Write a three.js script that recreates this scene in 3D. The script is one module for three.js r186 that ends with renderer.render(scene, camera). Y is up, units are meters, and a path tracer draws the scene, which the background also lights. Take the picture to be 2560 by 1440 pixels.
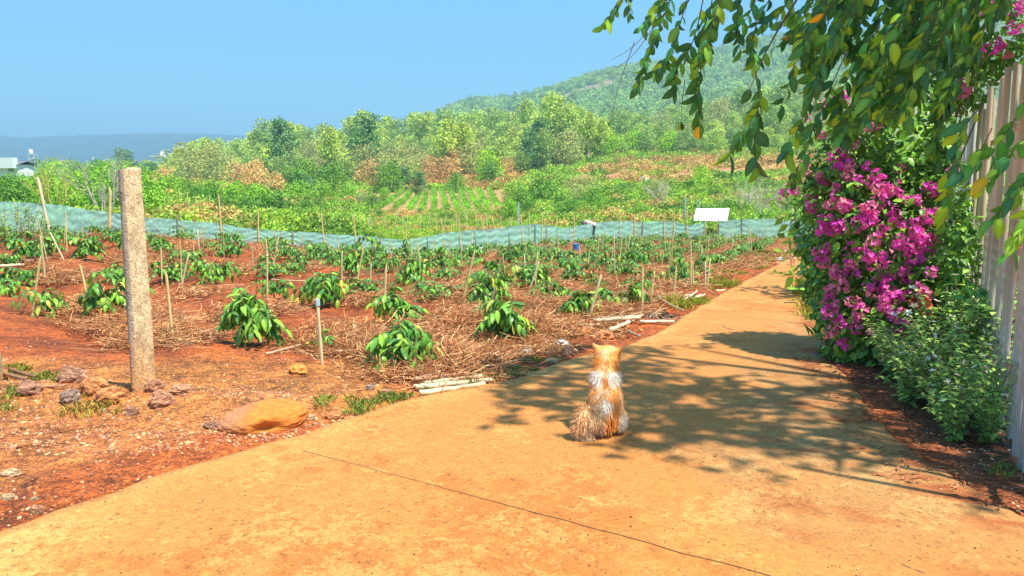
import * as THREE from 'three';
import { mergeGeometries } from 'three/addons/utils/BufferGeometryUtils.js';
import { MarchingCubes } from 'three/addons/objects/MarchingCubes.js';
import { ImprovedNoise } from 'three/addons/math/ImprovedNoise.js';

/* ---------------------------------------------------------------- camera, sky, sun, exposure */
const scene = new THREE.Scene();
const EYE = 1.55, FPX = 1923, PITCH = Math.atan(250 / FPX);          // the photograph is 2560 x 1440, its horizon lies at row 470
const camera = new THREE.PerspectiveCamera(2 * Math.atan(720 / FPX) * 180 / Math.PI, 16 / 9, 0.05, 9000);
camera.position.set(0, EYE, 0);
camera.rotation.x = -PITCH;
scene.add(camera);
const renderer = new THREE.WebGLRenderer({ antialias: true });
renderer.toneMapping = THREE.LinearToneMapping;
const EXPOSURE = 2.4;
renderer.toneMappingExposure = EXPOSURE;
renderer.shadowMap.enabled = true;
{ // a clear, slightly milky midday sky: paler towards the horizon
  const w = 256, h = 128, a = new Float32Array(w * h * 4);
  const stops = [[-90, .40, .52, .62], [-1, .40, .58, .74], [0, .70, 1.36, 1.85], [4, .50, 1.08, 1.55], [9, .30, .79, 1.24], [15, .215, .67, 1.13], [45, .27, .62, 1.06], [90, .27, .57, 1.0]];
  for (let y = 0; y < h; y++) {
    const e = ((y + .5) / h - .5) * 180; let k = 0; while (k < stops.length - 2 && e > stops[k + 1][0]) k++;
    const [A, B] = [stops[k], stops[k + 1]], t = Math.min(1, Math.max(0, (e - A[0]) / (B[0] - A[0])));
    for (let x = 0; x < w; x++) { const i = (y * w + x) * 4; for (let c = 0; c < 3; c++) a[i + c] = (A[c + 1] + (B[c + 1] - A[c + 1]) * t) / EXPOSURE; a[i + 3] = 1; }
  }
  const sky = new THREE.DataTexture(a, w, h, THREE.RGBAFormat, THREE.FloatType);
  sky.mapping = THREE.EquirectangularReflectionMapping; sky.magFilter = THREE.LinearFilter; sky.needsUpdate = true;
  scene.background = sky; scene.environment = sky;
}
const SUN = new THREE.Vector3(.36, .90, .24).normalize();
const sun = new THREE.DirectionalLight(new THREE.Color().setRGB(1, .92, .78), 3.6);
sun.position.copy(SUN).multiplyScalar(120); sun.target.position.set(0, 0, 0);
sun.castShadow = true; sun.shadow.mapSize.set(4096, 4096); sun.shadow.radius = 2.6;
Object.assign(sun.shadow.camera, { left: -60, right: 60, top: 60, bottom: -60, near: 1, far: 400 });
scene.add(sun, sun.target);
scene.fog = new THREE.FogExp2(0xaadcfa, 0.00056);

/* ---------------------------------------------------------------- helpers */
function rand(seed) { let a = seed >>> 0; return () => { a = (a + 0x6D2B79F5) | 0; let t = Math.imul(a ^ (a >>> 15), 1 | a); t = (t + Math.imul(t ^ (t >>> 7), 61 | t)) ^ t; return ((t ^ (t >>> 14)) >>> 0) / 4294967296; }; }
const perlin = new ImprovedNoise();
const nz = (x, y, z = 0) => perlin.noise(x + 131.7, y + 77.3, z + 19.1);
const fbm = (x, y, z = 0, o = 4) => { let s = 0, a = .5, f = 1; for (let i = 0; i < o; i++) { s += a * nz(x * f, y * f, z + i * 7.7); a *= .5; f *= 2.03; } return s; };
const clamp = (x, a = 0, b = 1) => Math.min(b, Math.max(a, x)), mix = (a, b, t) => a + (b - a) * t;
const ss = (a, b, x) => { const t = clamp((x - a) / (b - a)); return t * t * (3 - 2 * t); };
const V = (x, y, z) => new THREE.Vector3(x, y, z);
const piece = (tab, x) => { if (x <= tab[0][0]) return tab[0][1]; for (let i = 1; i < tab.length; i++) if (x <= tab[i][0]) { const t = (x - tab[i - 1][0]) / (tab[i][0] - tab[i - 1][0]); return mix(tab[i - 1][1], tab[i][1], t); } return tab[tab.length - 1][1]; };
const lin = (r, g, b) => new THREE.Color().setRGB(r, g, b);
const counts = {};
const numbered = n => { const k = counts[n] = (counts[n] ?? -1) + 1; return k ? `${n}_${String(k).padStart(3, '0')}` : n; };
function shade(o) { o.traverse(c => { if (c.isMesh) { c.castShadow = true; c.receiveShadow = true; } }); return o; }
function tag(o, label, category, group, kind) { if (label) o.userData.label = label; if (category) o.userData.category = category; if (group) o.userData.group = group; if (kind) o.userData.kind = kind; return o; }
function thing(name, label, category, p, turn = 0, group) { const o = new THREE.Group(); o.name = numbered(name); if (p) o.position.copy(p); o.rotation.y = turn; scene.add(o); return tag(o, label, category, group); }
function part(name, geo, mat, parent) { const m = new THREE.Mesh(geo, mat); m.name = name; m.castShadow = m.receiveShadow = true; parent.add(m); return m; }
function solo(name, geo, mat, label, category, group, kind) { const m = new THREE.Mesh(geo, mat); m.name = numbered(name); m.castShadow = m.receiveShadow = true; scene.add(m); return tag(m, label, category, group, kind); }
function copyOf(o, p, turn, s, label, group) { const c = o.clone(); c.name = numbered(o.name.replace(/_\d+$/, '')); c.userData = { ...o.userData }; c.position.copy(p); c.rotation.y = turn; if (s) c.scale.multiplyScalar(s); if (label) c.userData.label = label; if (group) c.userData.group = group; scene.add(c); return c; }

// geometry collector: positions, vertex colours, indices
class Geo {
  constructor() { this.p = []; this.c = []; this.i = []; this.n = 0; }
  v(x, y, z, c) { this.p.push(x, y, z); this.c.push(c[0], c[1], c[2]); return this.n++; }
  tri(a, b, c) { this.i.push(a, b, c); }
  diamond(p, d, s, L, W, c, bend = 0) { // one small pointed leaf: base, two sides, tip
    const m = .42, a = this.v(p.x, p.y, p.z, c), t = this.v(p.x + d.x * L, p.y + d.y * L - bend * L, p.z + d.z * L, c);
    const mx = p.x + d.x * L * m, my = p.y + d.y * L * m + bend * .15 * L, mz = p.z + d.z * L * m;
    const l = this.v(mx + s.x * W, my + s.y * W, mz + s.z * W, c), r = this.v(mx - s.x * W, my - s.y * W, mz - s.z * W, c);
    this.tri(a, l, t); this.tri(a, t, r);
  }
  tube(pts, rad, seg, c, cap = true) { // pts: Vector3[], rad: number or (t) => radius
    const N = pts.length, T = V(), U = V(), W = V(), first = this.n; let up = V(0, 1, 0);
    for (let k = 0; k < N; k++) {
      T.subVectors(pts[Math.min(N - 1, k + 1)], pts[Math.max(0, k - 1)]).normalize();
      if (k === 0) { up = Math.abs(T.y) > .9 ? V(1, 0, 0) : V(0, 1, 0); }
      U.crossVectors(T, up).normalize(); W.crossVectors(U, T).normalize(); up = W.clone();
      const r = typeof rad === 'function' ? rad(k / (N - 1)) : rad, cc = typeof c === 'function' ? c(k / (N - 1)) : c;
      for (let j = 0; j < seg; j++) { const a = j / seg * 2 * Math.PI; this.v(pts[k].x + (U.x * Math.cos(a) + W.x * Math.sin(a)) * r, pts[k].y + (U.y * Math.cos(a) + W.y * Math.sin(a)) * r, pts[k].z + (U.z * Math.cos(a) + W.z * Math.sin(a)) * r, cc); }
    }
    for (let k = 0; k < N - 1; k++) for (let j = 0; j < seg; j++) { const a = first + k * seg + j, b = first + k * seg + (j + 1) % seg; this.tri(a, b, a + seg); this.tri(b, b + seg, a + seg); }
    if (cap) for (const k of [0, N - 1]) { const o = first + k * seg; for (let j = 1; j < seg - 1; j++) k ? this.tri(o, o + j, o + j + 1) : this.tri(o, o + j + 1, o + j); }
  }
  geo(g, m, c) { // append a BufferGeometry
    const q = m ? g.clone().applyMatrix4(m) : g, P = q.attributes.position, C = q.attributes.color, o = this.n;
    for (let k = 0; k < P.count; k++) this.v(P.getX(k), P.getY(k), P.getZ(k), c ?? (C ? [C.getX(k), C.getY(k), C.getZ(k)] : [1, 1, 1]));
    if (q.index) for (const x of q.index.array) this.i.push(o + x); else for (let k = 0; k < P.count; k++) this.i.push(o + k);
  }
  build() {
    const g = new THREE.BufferGeometry();
    g.setAttribute('position', new THREE.Float32BufferAttribute(this.p, 3)); g.setAttribute('color', new THREE.Float32BufferAttribute(this.c, 3));
    g.setIndex(this.i); g.computeVertexNormals(); return g;
  }
}
const box = (w, h, d, x = 0, y = 0, z = 0) => new THREE.BoxGeometry(w, h, d).translate(x, y, z);
const jit = (c, R, a = .15) => { const f = 1 + (R() - .5) * 2 * a; return [c[0] * f * (1 + (R() - .5) * a), c[1] * f, c[2] * f * (1 + (R() - .5) * a)]; };
const unit = R => { const z = R() * 2 - 1, a = R() * 6.2832, s = Math.sqrt(1 - z * z); return V(s * Math.cos(a), z, s * Math.sin(a)); };

/* ---------------------------------------------------------------- the lie of the land: height(x, d), d = metres ahead of the viewer */
const DEPTHS = [45, 60, 80, 100, 130, 170, 230, 320, 450, 650, 900, 1000, 1300, 1700, 2500, 3500, 4600, 6000];
const COLUMNS = [ // [tangent of bearing, heights at DEPTHS]
  [-.70, [1.0, 1.3, 1.3, 1.1, .8, 0, -1, -2, -3, -3, -3, -3, 0, 6, 60, 205, 215, 150]],
  [-.46, [-.2, .4, .9, 1.2, 1.5, 2, 2, 0, -3, -3, -3, -3, 0, 6, 70, 218, 225, 160]],
  [-.25, [-1.3, -1.5, -1.3, -.7, .6, 2.6, 5.5, 9, 8, 0, -3, -3, 0, 6, 70, 205, 210, 160]],
  [-.04, [-1.3, -1.4, -1.2, -.4, 1.2, 4.0, 8, 14, 27, 52, 92, 110, 60, 30, 80, 200, 210, 160]],
  [.166, [-1.2, -1.2, -.8, .8, 4, 7.6, 11.5, 18, 33, 70, 130, 150, 110, 60, 90, 200, 200, 150]],
  [.374, [-1.1, -1, 0, 2, 5, 8.6, 13, 22, 42, 90, 158, 190, 150, 90, 100, 200, 200, 150]],
  [.70, [-1, -.5, .6, 3, 6, 9.5, 15, 26, 52, 108, 190, 235, 200, 120, 110, 200, 200, 150]]];
const bermPts = [[-3.9, 5.7], [-2.7, 5.62], [-2.0, 5.35], [-1.6, 5.3]];
function berm(x, d) { let m = 9; for (let k = 0; k < bermPts.length - 1; k++) { const [ax, ad] = bermPts[k], [bx, bd] = bermPts[k + 1], t = clamp(((x - ax) * (bx - ax) + (d - ad) * (bd - ad)) / ((bx - ax) ** 2 + (bd - ad) ** 2)); m = Math.min(m, Math.hypot(x - ax - (bx - ax) * t, d - ad - (bd - ad) * t)); } return Math.exp(-m * m / .09); }
function base(x, d) {
  const near = -.03 * Math.max(0, d - 4) * ss(3, 9, d) + .75 * ss(-2, -12, x) * ss(8, 22, d) - .32 * Math.exp(-(((x + 4.5) / 6) ** 2)) * ss(15, 29, d);
  if (d < 40) return near;
  const u = clamp(x / d, -.7, .7); let k = 0; while (k < COLUMNS.length - 2 && u > COLUMNS[k + 1][0]) k++;
  const t = ss(0, 1, (u - COLUMNS[k][0]) / (COLUMNS[k + 1][0] - COLUMNS[k][0]));
  let j = 0; const D = Math.max(d, 45); while (j < DEPTHS.length - 2 && D > DEPTHS[j + 1]) j++;
  const s = clamp((D - DEPTHS[j]) / (DEPTHS[j + 1] - DEPTHS[j])), at = q => mix(COLUMNS[k][1][q], COLUMNS[k + 1][1][q], t);
  let h = mix(at(j), at(j + 1), mix(s, ss(0, 1, s), .4));
  h += ss(300, 900, d) * 14 * fbm(x / 260, d / 260, 3) + ss(1500, 3000, d) * 46 * fbm(x / 900, d / 900, 5) + ss(90, 200, d) * .8 * fbm(x / 22, d / 22, 4);
  return mix(near, h, ss(40, 47, d));
}
/* the road: left and right edge as points on the land */
const cosP = Math.cos(PITCH), sinP = Math.sin(PITCH);
const ray = (px, py) => { const a = (px - 1280) / FPX, b = (720 - py) / FPX; return V(a, b * cosP - sinP, -(cosP + b * sinP)); };
function at(px, py, depth) { // a spot of the photograph, at a depth or where the land is
  const r = ray(px, py);
  if (depth) return V(r.x * depth / -r.z, EYE + r.y * depth / -r.z, -depth);
  let t = 1; for (let k = 0; k < 4000; k++) { const y = EYE + r.y * t, g = base(r.x * t, -r.z * t); if (y <= g) break; t += Math.max(.004, (y - g) * .5); if (t > 3000) break; }
  return V(r.x * t, base(r.x * t, -r.z * t), r.z * t);
}
const edgeOf = list => list.map(([x, y]) => { const p = at(x, y); return [p.x, -p.z]; });
const leftEdge = [[-4.3, -4], [-3.9, 1], ...edgeOf([[-300, 1470], [0, 1337], [160, 1275], [300, 1232], [430, 1180], [560, 1142], [660, 1112], [760, 1088], [830, 1062], [900, 1040], [1000, 1005], [1110, 980], [1290, 948], [1390, 912], [1480, 885], [1560, 868], [1640, 838], [1700, 800], [1760, 762], [1830, 722], [1890, 690], [1960, 655], [1990, 640], [2030, 628]])];
const rightEdge = [[3.3, -4], [2.9, 1], ...edgeOf([[2900, 1480], [2560, 1292], [2470, 1245], [2380, 1190], [2290, 1140], [2230, 1090], [2190, 1040], [2160, 1000], [2130, 960], [2090, 920], [2070, 890], [2068, 865], [2060, 842], [2040, 800], [2025, 765], [2015, 735], [2025, 705], [2042, 682], [2055, 662], [2075, 645], [2090, 630]])];
function resample(pts, n) { const L = [0]; for (let k = 1; k < pts.length; k++) L.push(L[k - 1] + Math.hypot(pts[k][0] - pts[k - 1][0], pts[k][1] - pts[k - 1][1])); const tot = L[L.length - 1], out = []; let k = 0; for (let q = 0; q < n; q++) { const s = tot * q / (n - 1); while (k < L.length - 2 && s > L[k + 1]) k++; const t = (s - L[k]) / (L[k + 1] - L[k]); out.push([mix(pts[k][0], pts[k + 1][0], t), mix(pts[k][1], pts[k + 1][1], t)]); } return out; }
const byD = pts => pts.map(([x, d]) => [d, x]).sort((a, b) => a[0] - b[0]);
const LX = byD(leftEdge), RX = byD(rightEdge);
const roadL = d => piece(LX, d), roadR = d => piece(RX, d);
const onRoad = (x, d, m = 0) => d < 30 && x > roadL(d) - m && x < roadR(d) + m;
function height(x, d) { // the ground with clods and the low berm by the post; pressed down under the road slab
  let h = base(x, d);
  if (d < 45 && d > -4) {
    const e = d < 30 ? Math.max(roadL(d) - x, x - roadR(d)) : 9, off = ss(.02, .45, e);
    h += off * (.10 * berm(x, d) + (.035 * fbm(x * 1.3, d * 1.3) + .02 * fbm(x * 5, d * 5, 2)) * (1 - ss(20, 40, d)) + ss(7, 9, d) * .07 * Math.sin((x * .80 + d * .6) * 2 * Math.PI / 1.7) * (x < roadL(Math.max(2, Math.min(29, d))) ? 1 : 0) * (1 - ss(18, 30, d)));
    h -= .05 * (1 - ss(-.03, .02, e));
  }
  return h;
}
const H = height;
const ground = (x, d) => V(x, height(x, d), -d);
const spot = (px, py) => { const p = at(px, py); return ground(p.x, -p.z); };

/* ---------------------------------------------------------------- textures (grain only; they repeat over metres) */
function tile(n, fn, srgb) { const a = new Uint8Array(n * n * 4); for (let y = 0; y < n; y++) for (let x = 0; x < n; x++) { const c = fn(x, y), i = (y * n + x) * 4; a[i] = clamp(c[0]) * 255; a[i + 1] = clamp(c[1]) * 255; a[i + 2] = clamp(c[2]) * 255; a[i + 3] = 255; } const t = new THREE.DataTexture(a, n, n); t.wrapS = t.wrapT = THREE.RepeatWrapping; t.magFilter = THREE.LinearFilter; t.minFilter = THREE.LinearMipmapLinearFilter; t.generateMipmaps = true; if (srgb) t.colorSpace = THREE.SRGBColorSpace; t.needsUpdate = true; return t; }
function lattice(n, cells, seed) { // periodic value noise
  const R = rand(seed), g = Float32Array.from({ length: cells * cells }, () => R()), o = new Float32Array(n * n);
  for (let y = 0; y < n; y++) { const fy = y / n * cells, y0 = fy | 0, ty = fy - y0, wy = ty * ty * (3 - 2 * ty), a = (y0 % cells) * cells, b = ((y0 + 1) % cells) * cells; for (let x = 0; x < n; x++) { const fx = x / n * cells, x0 = fx | 0, tx = fx - x0, wx = tx * tx * (3 - 2 * tx), q = x0 % cells, r = (x0 + 1) % cells; o[y * n + x] = mix(mix(g[a + q], g[a + r], wx), mix(g[b + q], g[b + r], wx), wy); } }
  return o;
}
function layers(n, list, seed) { const o = new Float32Array(n * n); let tot = 0; list.forEach(([c, w], k) => { const l = lattice(n, c, seed + k * 13); tot += w; for (let i = 0; i < o.length; i++) o[i] += l[i] * w; }); for (let i = 0; i < o.length; i++) o[i] /= tot; return o; }
const SN = 1536;
const soilFine = layers(SN, [[48, .5], [120, .8], [300, 1], [700, 1.1]], 11), soilSpeck = layers(SN, [[260, 1], [520, 1]], 41), soilBig = layers(SN, [[7, 1], [19, 1], [45, .7]], 71);
const soilTex = tile(SN, (x, y) => { const i = y * SN + x; let v = .60 + (soilFine[i] - .5) * 1.0 + (soilBig[i] - .5) * .35; const s = ss(.66, .74, soilSpeck[i]); return [v + s * .22, v + s * .26, v + s * .24]; }, true);
const soilBump = tile(SN, (x, y) => { const i = y * SN + x, v = soilFine[i] * .8 + ss(.62, .76, soilSpeck[i]) * .3; return [v, v, v]; });
const RN = 2048;
const rFine = layers(RN, [[90, .6], [260, .9], [600, 1], [1000, 1]], 5), rPatch = layers(RN, [[5, 1], [11, 1], [26, .9], [60, .6]], 29), rPatch2 = layers(RN, [[9, 1], [24, 1], [70, .9], [150, .8]], 57), rDot = layers(RN, [[420, 1], [240, .5]], 83);
const roadTex = tile(RN, (x, y) => { // ochre dust lying unevenly on pale worn concrete, with dark grit
  const i = y * RN + x, f = (rFine[i] - .5), bare = ss(.50, .66, rPatch2[i] * .6 + rPatch[i] * .4 + f * .35) * .8, red = ss(.49, .60, rPatch[i]) * .8, g = ss(.735, .77, rDot[i]) * .18;
  const v = 1 + f * .38;
  const c = [mix(mix(.75, .715, red), .785, bare), mix(mix(.490, .425, red), .565, bare), mix(mix(.235, .18, red), .30, bare)];
  return c.map(q => q * v * (1 - g));
}, true);
const roadBump = tile(RN, (x, y) => { const i = y * RN + x, v = rFine[i] * .7 + rPatch2[i] * .3; return [v, v, v]; });
const barkN = layers(512, [[8, 1], [30, 1], [90, 1], [220, .8]], 17), barkS = layers(512, [[60, 1], [26, 1]], 19);
const barkP = layers(512, [[170, 1], [240, .8]], 23), barkV = layers(512, [[14, 1], [5, 1]], 37);
const concreteTex = tile(512, (x, y) => { const i = y * 512 + x, f = barkN[i] - .5, l = ss(.56, .72, barkS[i]) * .55 + ss(.62, .70, barkP[i]) * .8 + ss(.55, .75, barkV[((y / 5 | 0) % 512) * 512 + x]) * .5; const v = .86 + f * .6; return [v * mix(1, .78, clamp(l)), v * mix(.96, .76, clamp(l)), v * mix(.88, .74, clamp(l))]; }, true);
const concreteBump = tile(512, (x, y) => { const i = y * 512 + x, v = barkN[i] * .8 + (1 - ss(.5, .66, barkS[i])) * .2; return [v, v, v]; });

/* ---------------------------------------------------------------- materials */
const std = o => new THREE.MeshStandardMaterial({ vertexColors: true, roughness: .9, side: THREE.DoubleSide, ...o });
const leafy = o => new THREE.MeshPhysicalMaterial({ vertexColors: true, roughness: .95, transmission: .22, thickness: 0, specularIntensity: .5, side: THREE.DoubleSide, ...o });
const M = {
  soil: std({ map: soilTex, bumpMap: soilBump, bumpScale: .012, roughness: 1 }),
  road: std({ map: roadTex, bumpMap: roadBump, bumpScale: .004, roughness: .96 }),
  plain: std({}), wood: std({ roughness: .75 }), cane: std({ roughness: .55 }), rock: std({ map: soilTex, bumpMap: soilBump, bumpScale: .008, roughness: .95 }),
  concrete: std({ map: concreteTex, bumpMap: concreteBump, bumpScale: .006, roughness: .95 }),
  leaf: leafy({ }), glossy: leafy({ clearcoat: .55, clearcoatRoughness: .32, transmission: .20 }), bract: leafy({ transmission: .24 }),
  metal: std({ roughness: .5, metalness: .5 }), pebble: std({ roughness: .95 }), white: std({ roughness: .6 }), fur: std({ roughness: .85 }),
  sheet: new THREE.MeshPhysicalMaterial({ color: lin(.46, .80, .78), roughness: .48, transmission: .52, thickness: 0, specularIntensity: .35, ior: 1.45, side: THREE.DoubleSide }),
};

/* ---------------------------------------------------------------- ground sheet and road */
const G_SOIL = [.68, .150, .024], G_DARK = [.54, .115, .018], G_GRAVEL = [.88, .33, .065], G_PINK = [.80, .29, .080], G_GREEN = [.32, .46, .05], G_TAN = [.74, .46, .16], G_LITTER = [.20, .085, .040];
const lerp3 = (a, b, t) => [mix(a[0], b[0], t), mix(a[1], b[1], t), mix(a[2], b[2], t)];
const fenceDepth = px => piece([[-300, 21], [0, 22], [400, 23.5], [800, 27.5], [1000, 30], [1340, 34], [1500, 38], [1760, 41], [2080, 43], [2600, 44]], px);
const dryZone = (px, d) => ss(1420, 1480, px) * ss(108, 116, d) * ss(158, 146, d) * .8 + ss(990, 1040, px) * ss(1330, 1280, px) * ss(128, 134, d) * ss(165, 150, d) + ss(560, 600, px) * ss(700, 660, px) * ss(112, 120, d) * ss(165, 150, d);
function groundColour(x, d) {
  const n = fbm(x * .8, d * .8, 1), n2 = fbm(x * 3, d * 3, 8), px = d > 1 ? 1280 + FPX * x / d : 1280;
  if (d < 1 || d < fenceDepth(px) + 1.2) {
    let c = lerp3(G_SOIL, G_DARK, ss(-.1, .25, n));
    const e = d > -4 && d < 30 ? roadL(d) - x : 9;
    if (e > -2 && x < 0) { // strewn gravel round the post, pinker on the berm, bare dark red earth along the slab
      c = lerp3(c, G_GRAVEL, ss(7.6, 6.6, d + n * .8) * ss(4.8, 5.3, d) * (.75 + n2 * .5) * ss(-.4, -1.0, x + n * .5));
      c = lerp3(c, G_PINK, clamp(berm(x, d) * 1.1 + ss(.45, .9, e + n * .4) * ss(5.6, 5.2, d) * .8) * (.8 + n2 * .6));
    }
    const er = d > -4 && d < 30 ? x - roadR(d) : -9;
    if (er > -.3) c = lerp3(c, G_LITTER, ss(-.1, .4, er) * .8);
    return c;
  }
  let green = lerp3(G_GREEN, [.44, .58, .06], ss(-.1, .3, n));
  const big = fbm(x / 9, d / 9, 2), plough = ss(915, 950, px) * ss(1310, 1280, px) * ss(82, 87, d) * ss(133, 127, d);
  let c = lerp3(green, G_TAN, ss(.06, .30, big + .35 * dryZone(px, d)) * .8);
  c = lerp3(c, [.86, .50, .20], plough * .9);
  if (px < 110 && d < 60) c = lerp3(c, [.42, .16, .07], .8 * ss(-.3, .1, big));
  c = lerp3(c, lerp3([.24, .36, .09], [.66, .50, .28], ss(.02, .22, fbm(x / 60, d / 60, 6))), ss(260, 480, d));
  return lerp3(c, [.09, .15, .06], ss(1200, 2000, d));
}
{
  const angs = []; for (let a = -180; a < -44; a += 8) angs.push(a); for (let a = -44; a <= 44.001; a += .2) angs.push(a); for (let a = 52; a <= 180; a += 8) angs.push(a); if (angs[angs.length - 1] < 180) angs.push(180);
  const rows = [.3]; while (rows[rows.length - 1] < 6500) { const r = rows[rows.length - 1]; rows.push(r * (r < 12 ? 1.0135 : r < 60 ? 1.018 : 1.028) + .004); }
  const A = angs.length, P = new Float32Array(A * rows.length * 3), C = new Float32Array(P.length), UV = new Float32Array(A * rows.length * 2), I = [];
  rows.forEach((r, j) => angs.forEach((a, i) => {
    const q = a * Math.PI / 180, x = r * Math.sin(q), d = r * Math.cos(q), k = j * A + i, h = d > -4 ? height(x, d) : 0, c = groundColour(x, d);
    P.set([x, h, -d], k * 3); C.set(c.map(v => v * 1.32), k * 3); const s = r > 45 ? 5.3 : 4.1; UV.set([x / s, d / s], k * 2);
    if (i && j) { const p = k - A; I.push(p - 1, p, k - 1, p, k, k - 1); }
  }));
  const g = new THREE.BufferGeometry(); g.setAttribute('position', new THREE.BufferAttribute(P, 3)); g.setAttribute('color', new THREE.BufferAttribute(C, 3)); g.setAttribute('uv', new THREE.BufferAttribute(UV, 2)); g.setIndex(I); g.computeVertexNormals();
  const m = solo('ground', g, M.soil, 'red earth field running out to green slopes and hills', 'ground', null, 'structure');
}
{
  const N = 520, K = 36, L = resample(leftEdge, N), R = resample(rightEdge, N), P = [], C = [], UV = [], I = [];
  // a drawn joint crosses the slab obliquely in front of the dog
  const jA = at(760, 1132), jB = at(1900, 1440);
  for (let r = 0; r < N; r++) for (let k = 0; k <= K + 2; k++) {
    const t = clamp((k - 1) / K), out = k === 0 ? -1 : k === K + 2 ? 1 : 0;
    const wob = (s, q) => .05 * fbm(L[r][1] * 1.7, q, s) + .035 * fbm(L[r][1] * 7, q, s + 4);
    let x = mix(L[r][0] + wob(1, 3) - .02, R[r][0] + wob(2, 9), t), d = mix(L[r][1], R[r][1], t);
    let y = base(x, d) + .012 + .006 * fbm(x * .7, d * .7, 12) - .010 * ss(.93, 1, Math.abs(t * 2 - 1)) - (out ? .06 : 0);
    P.push(x + out * .02, y, -d); UV.push(x / 4.6, d / 4.6);
    // less dust along the left margin, bare grey slab by the fence; red earth washed over the right margin
    const n = fbm(x * 1.4, d * 1.4, 5, 5), pale = ss(.20, .0, t + n * .16) * .9 + ss(.03, .2, fbm(x * .9 + 4, d * .9, 15)) * .25;
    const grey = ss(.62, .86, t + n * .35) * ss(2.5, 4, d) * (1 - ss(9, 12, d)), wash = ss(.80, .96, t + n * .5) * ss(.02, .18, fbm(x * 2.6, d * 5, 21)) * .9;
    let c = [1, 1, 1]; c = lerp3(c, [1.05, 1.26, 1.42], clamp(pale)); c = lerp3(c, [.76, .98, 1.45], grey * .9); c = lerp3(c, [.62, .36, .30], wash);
    C.push(c[0], c[1], c[2]);
    if (r && k) { const q = r * (K + 3) + k, p = q - K - 3; I.push(p - 1, q - 1, p, p, q - 1, q); }
  }
  const g = new THREE.BufferGeometry(); g.setAttribute('position', new THREE.Float32BufferAttribute(P, 3)); g.setAttribute('color', new THREE.Float32BufferAttribute(C, 3)); g.setAttribute('uv', new THREE.Float32BufferAttribute(UV, 2)); g.setIndex(I); g.computeVertexNormals();
  const road = solo('road', g, M.road, 'narrow dusty concrete road running away beside the plantation', 'road', null, 'structure');
  const q = new Geo(), path = []; for (let s = 0; s <= 1.3; s += .02) { const x = mix(jA.x, jB.x, s), z = mix(jA.z, jB.z, s); path.push(V(x + fbm(s * 9, 1) * .02, base(x, -z) + .0135, z + fbm(s * 9, 7) * .02)); }
  q.tube(path, t => .0018 + .0016 * Math.abs(nz(t * 40, 2)), 4, [.30, .15, .065]); tag(part('joint_line', q.build(), M.plain, road), 'thin dark joint crossing the slab');
}

/* ---------------------------------------------------------------- leaf shapes */
// a leaf along +x, its face up +y: cols strips each side of the midrib, drooping and folded, ribbed if asked
function leafShape({ n = 6, width = .42, droop = .35, fold = .25, rib = 0, tip = 1.1, curl = 0, colour = [1, 1, 1], midrib = null, blotch = 0 }) {
  const g = new Geo(), row = [];
  for (let k = 0; k <= n; k++) {
    const t = k / n, w = width * .5 * Math.pow(Math.sin(Math.PI * Math.pow(t, .82)), .85) * (1 - .25 * Math.max(0, t - .75) * tip * 2) + (k === 0 ? .008 : 0);
    const a = droop * t, x = t * Math.cos(a * .9), y = -t * Math.sin(a * .9) * .9;
    const q = [-1, 0, 1].map(s => { const rr = rib * ((k % 2) ? 1 : -1) * Math.abs(s) * .5; return g.v(x, y + Math.abs(s) * w * fold + rr + curl * s * w * t, s * w, s === 0 && midrib ? midrib : colour); });
    row.push(q);
  }
  for (let k = 0; k < n; k++) for (let s = 0; s < 2; s++) { const a = row[k][s], b = row[k + 1][s], c = row[k + 1][s + 1], e = row[k][s + 1]; g.tri(a, b, c); g.tri(a, c, e); }
  return g.build();
}
const basisM = (p, dir, up, s) => { const x = dir.clone().normalize(), z = V().crossVectors(x, up); if (z.lengthSq() < 1e-6) z.set(0, 0, 1); z.normalize(); const y = V().crossVectors(z, x).normalize(); return new THREE.Matrix4().makeBasis(x.multiplyScalar(s), y.multiplyScalar(s), z.multiplyScalar(s)).setPosition(p); };

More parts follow.
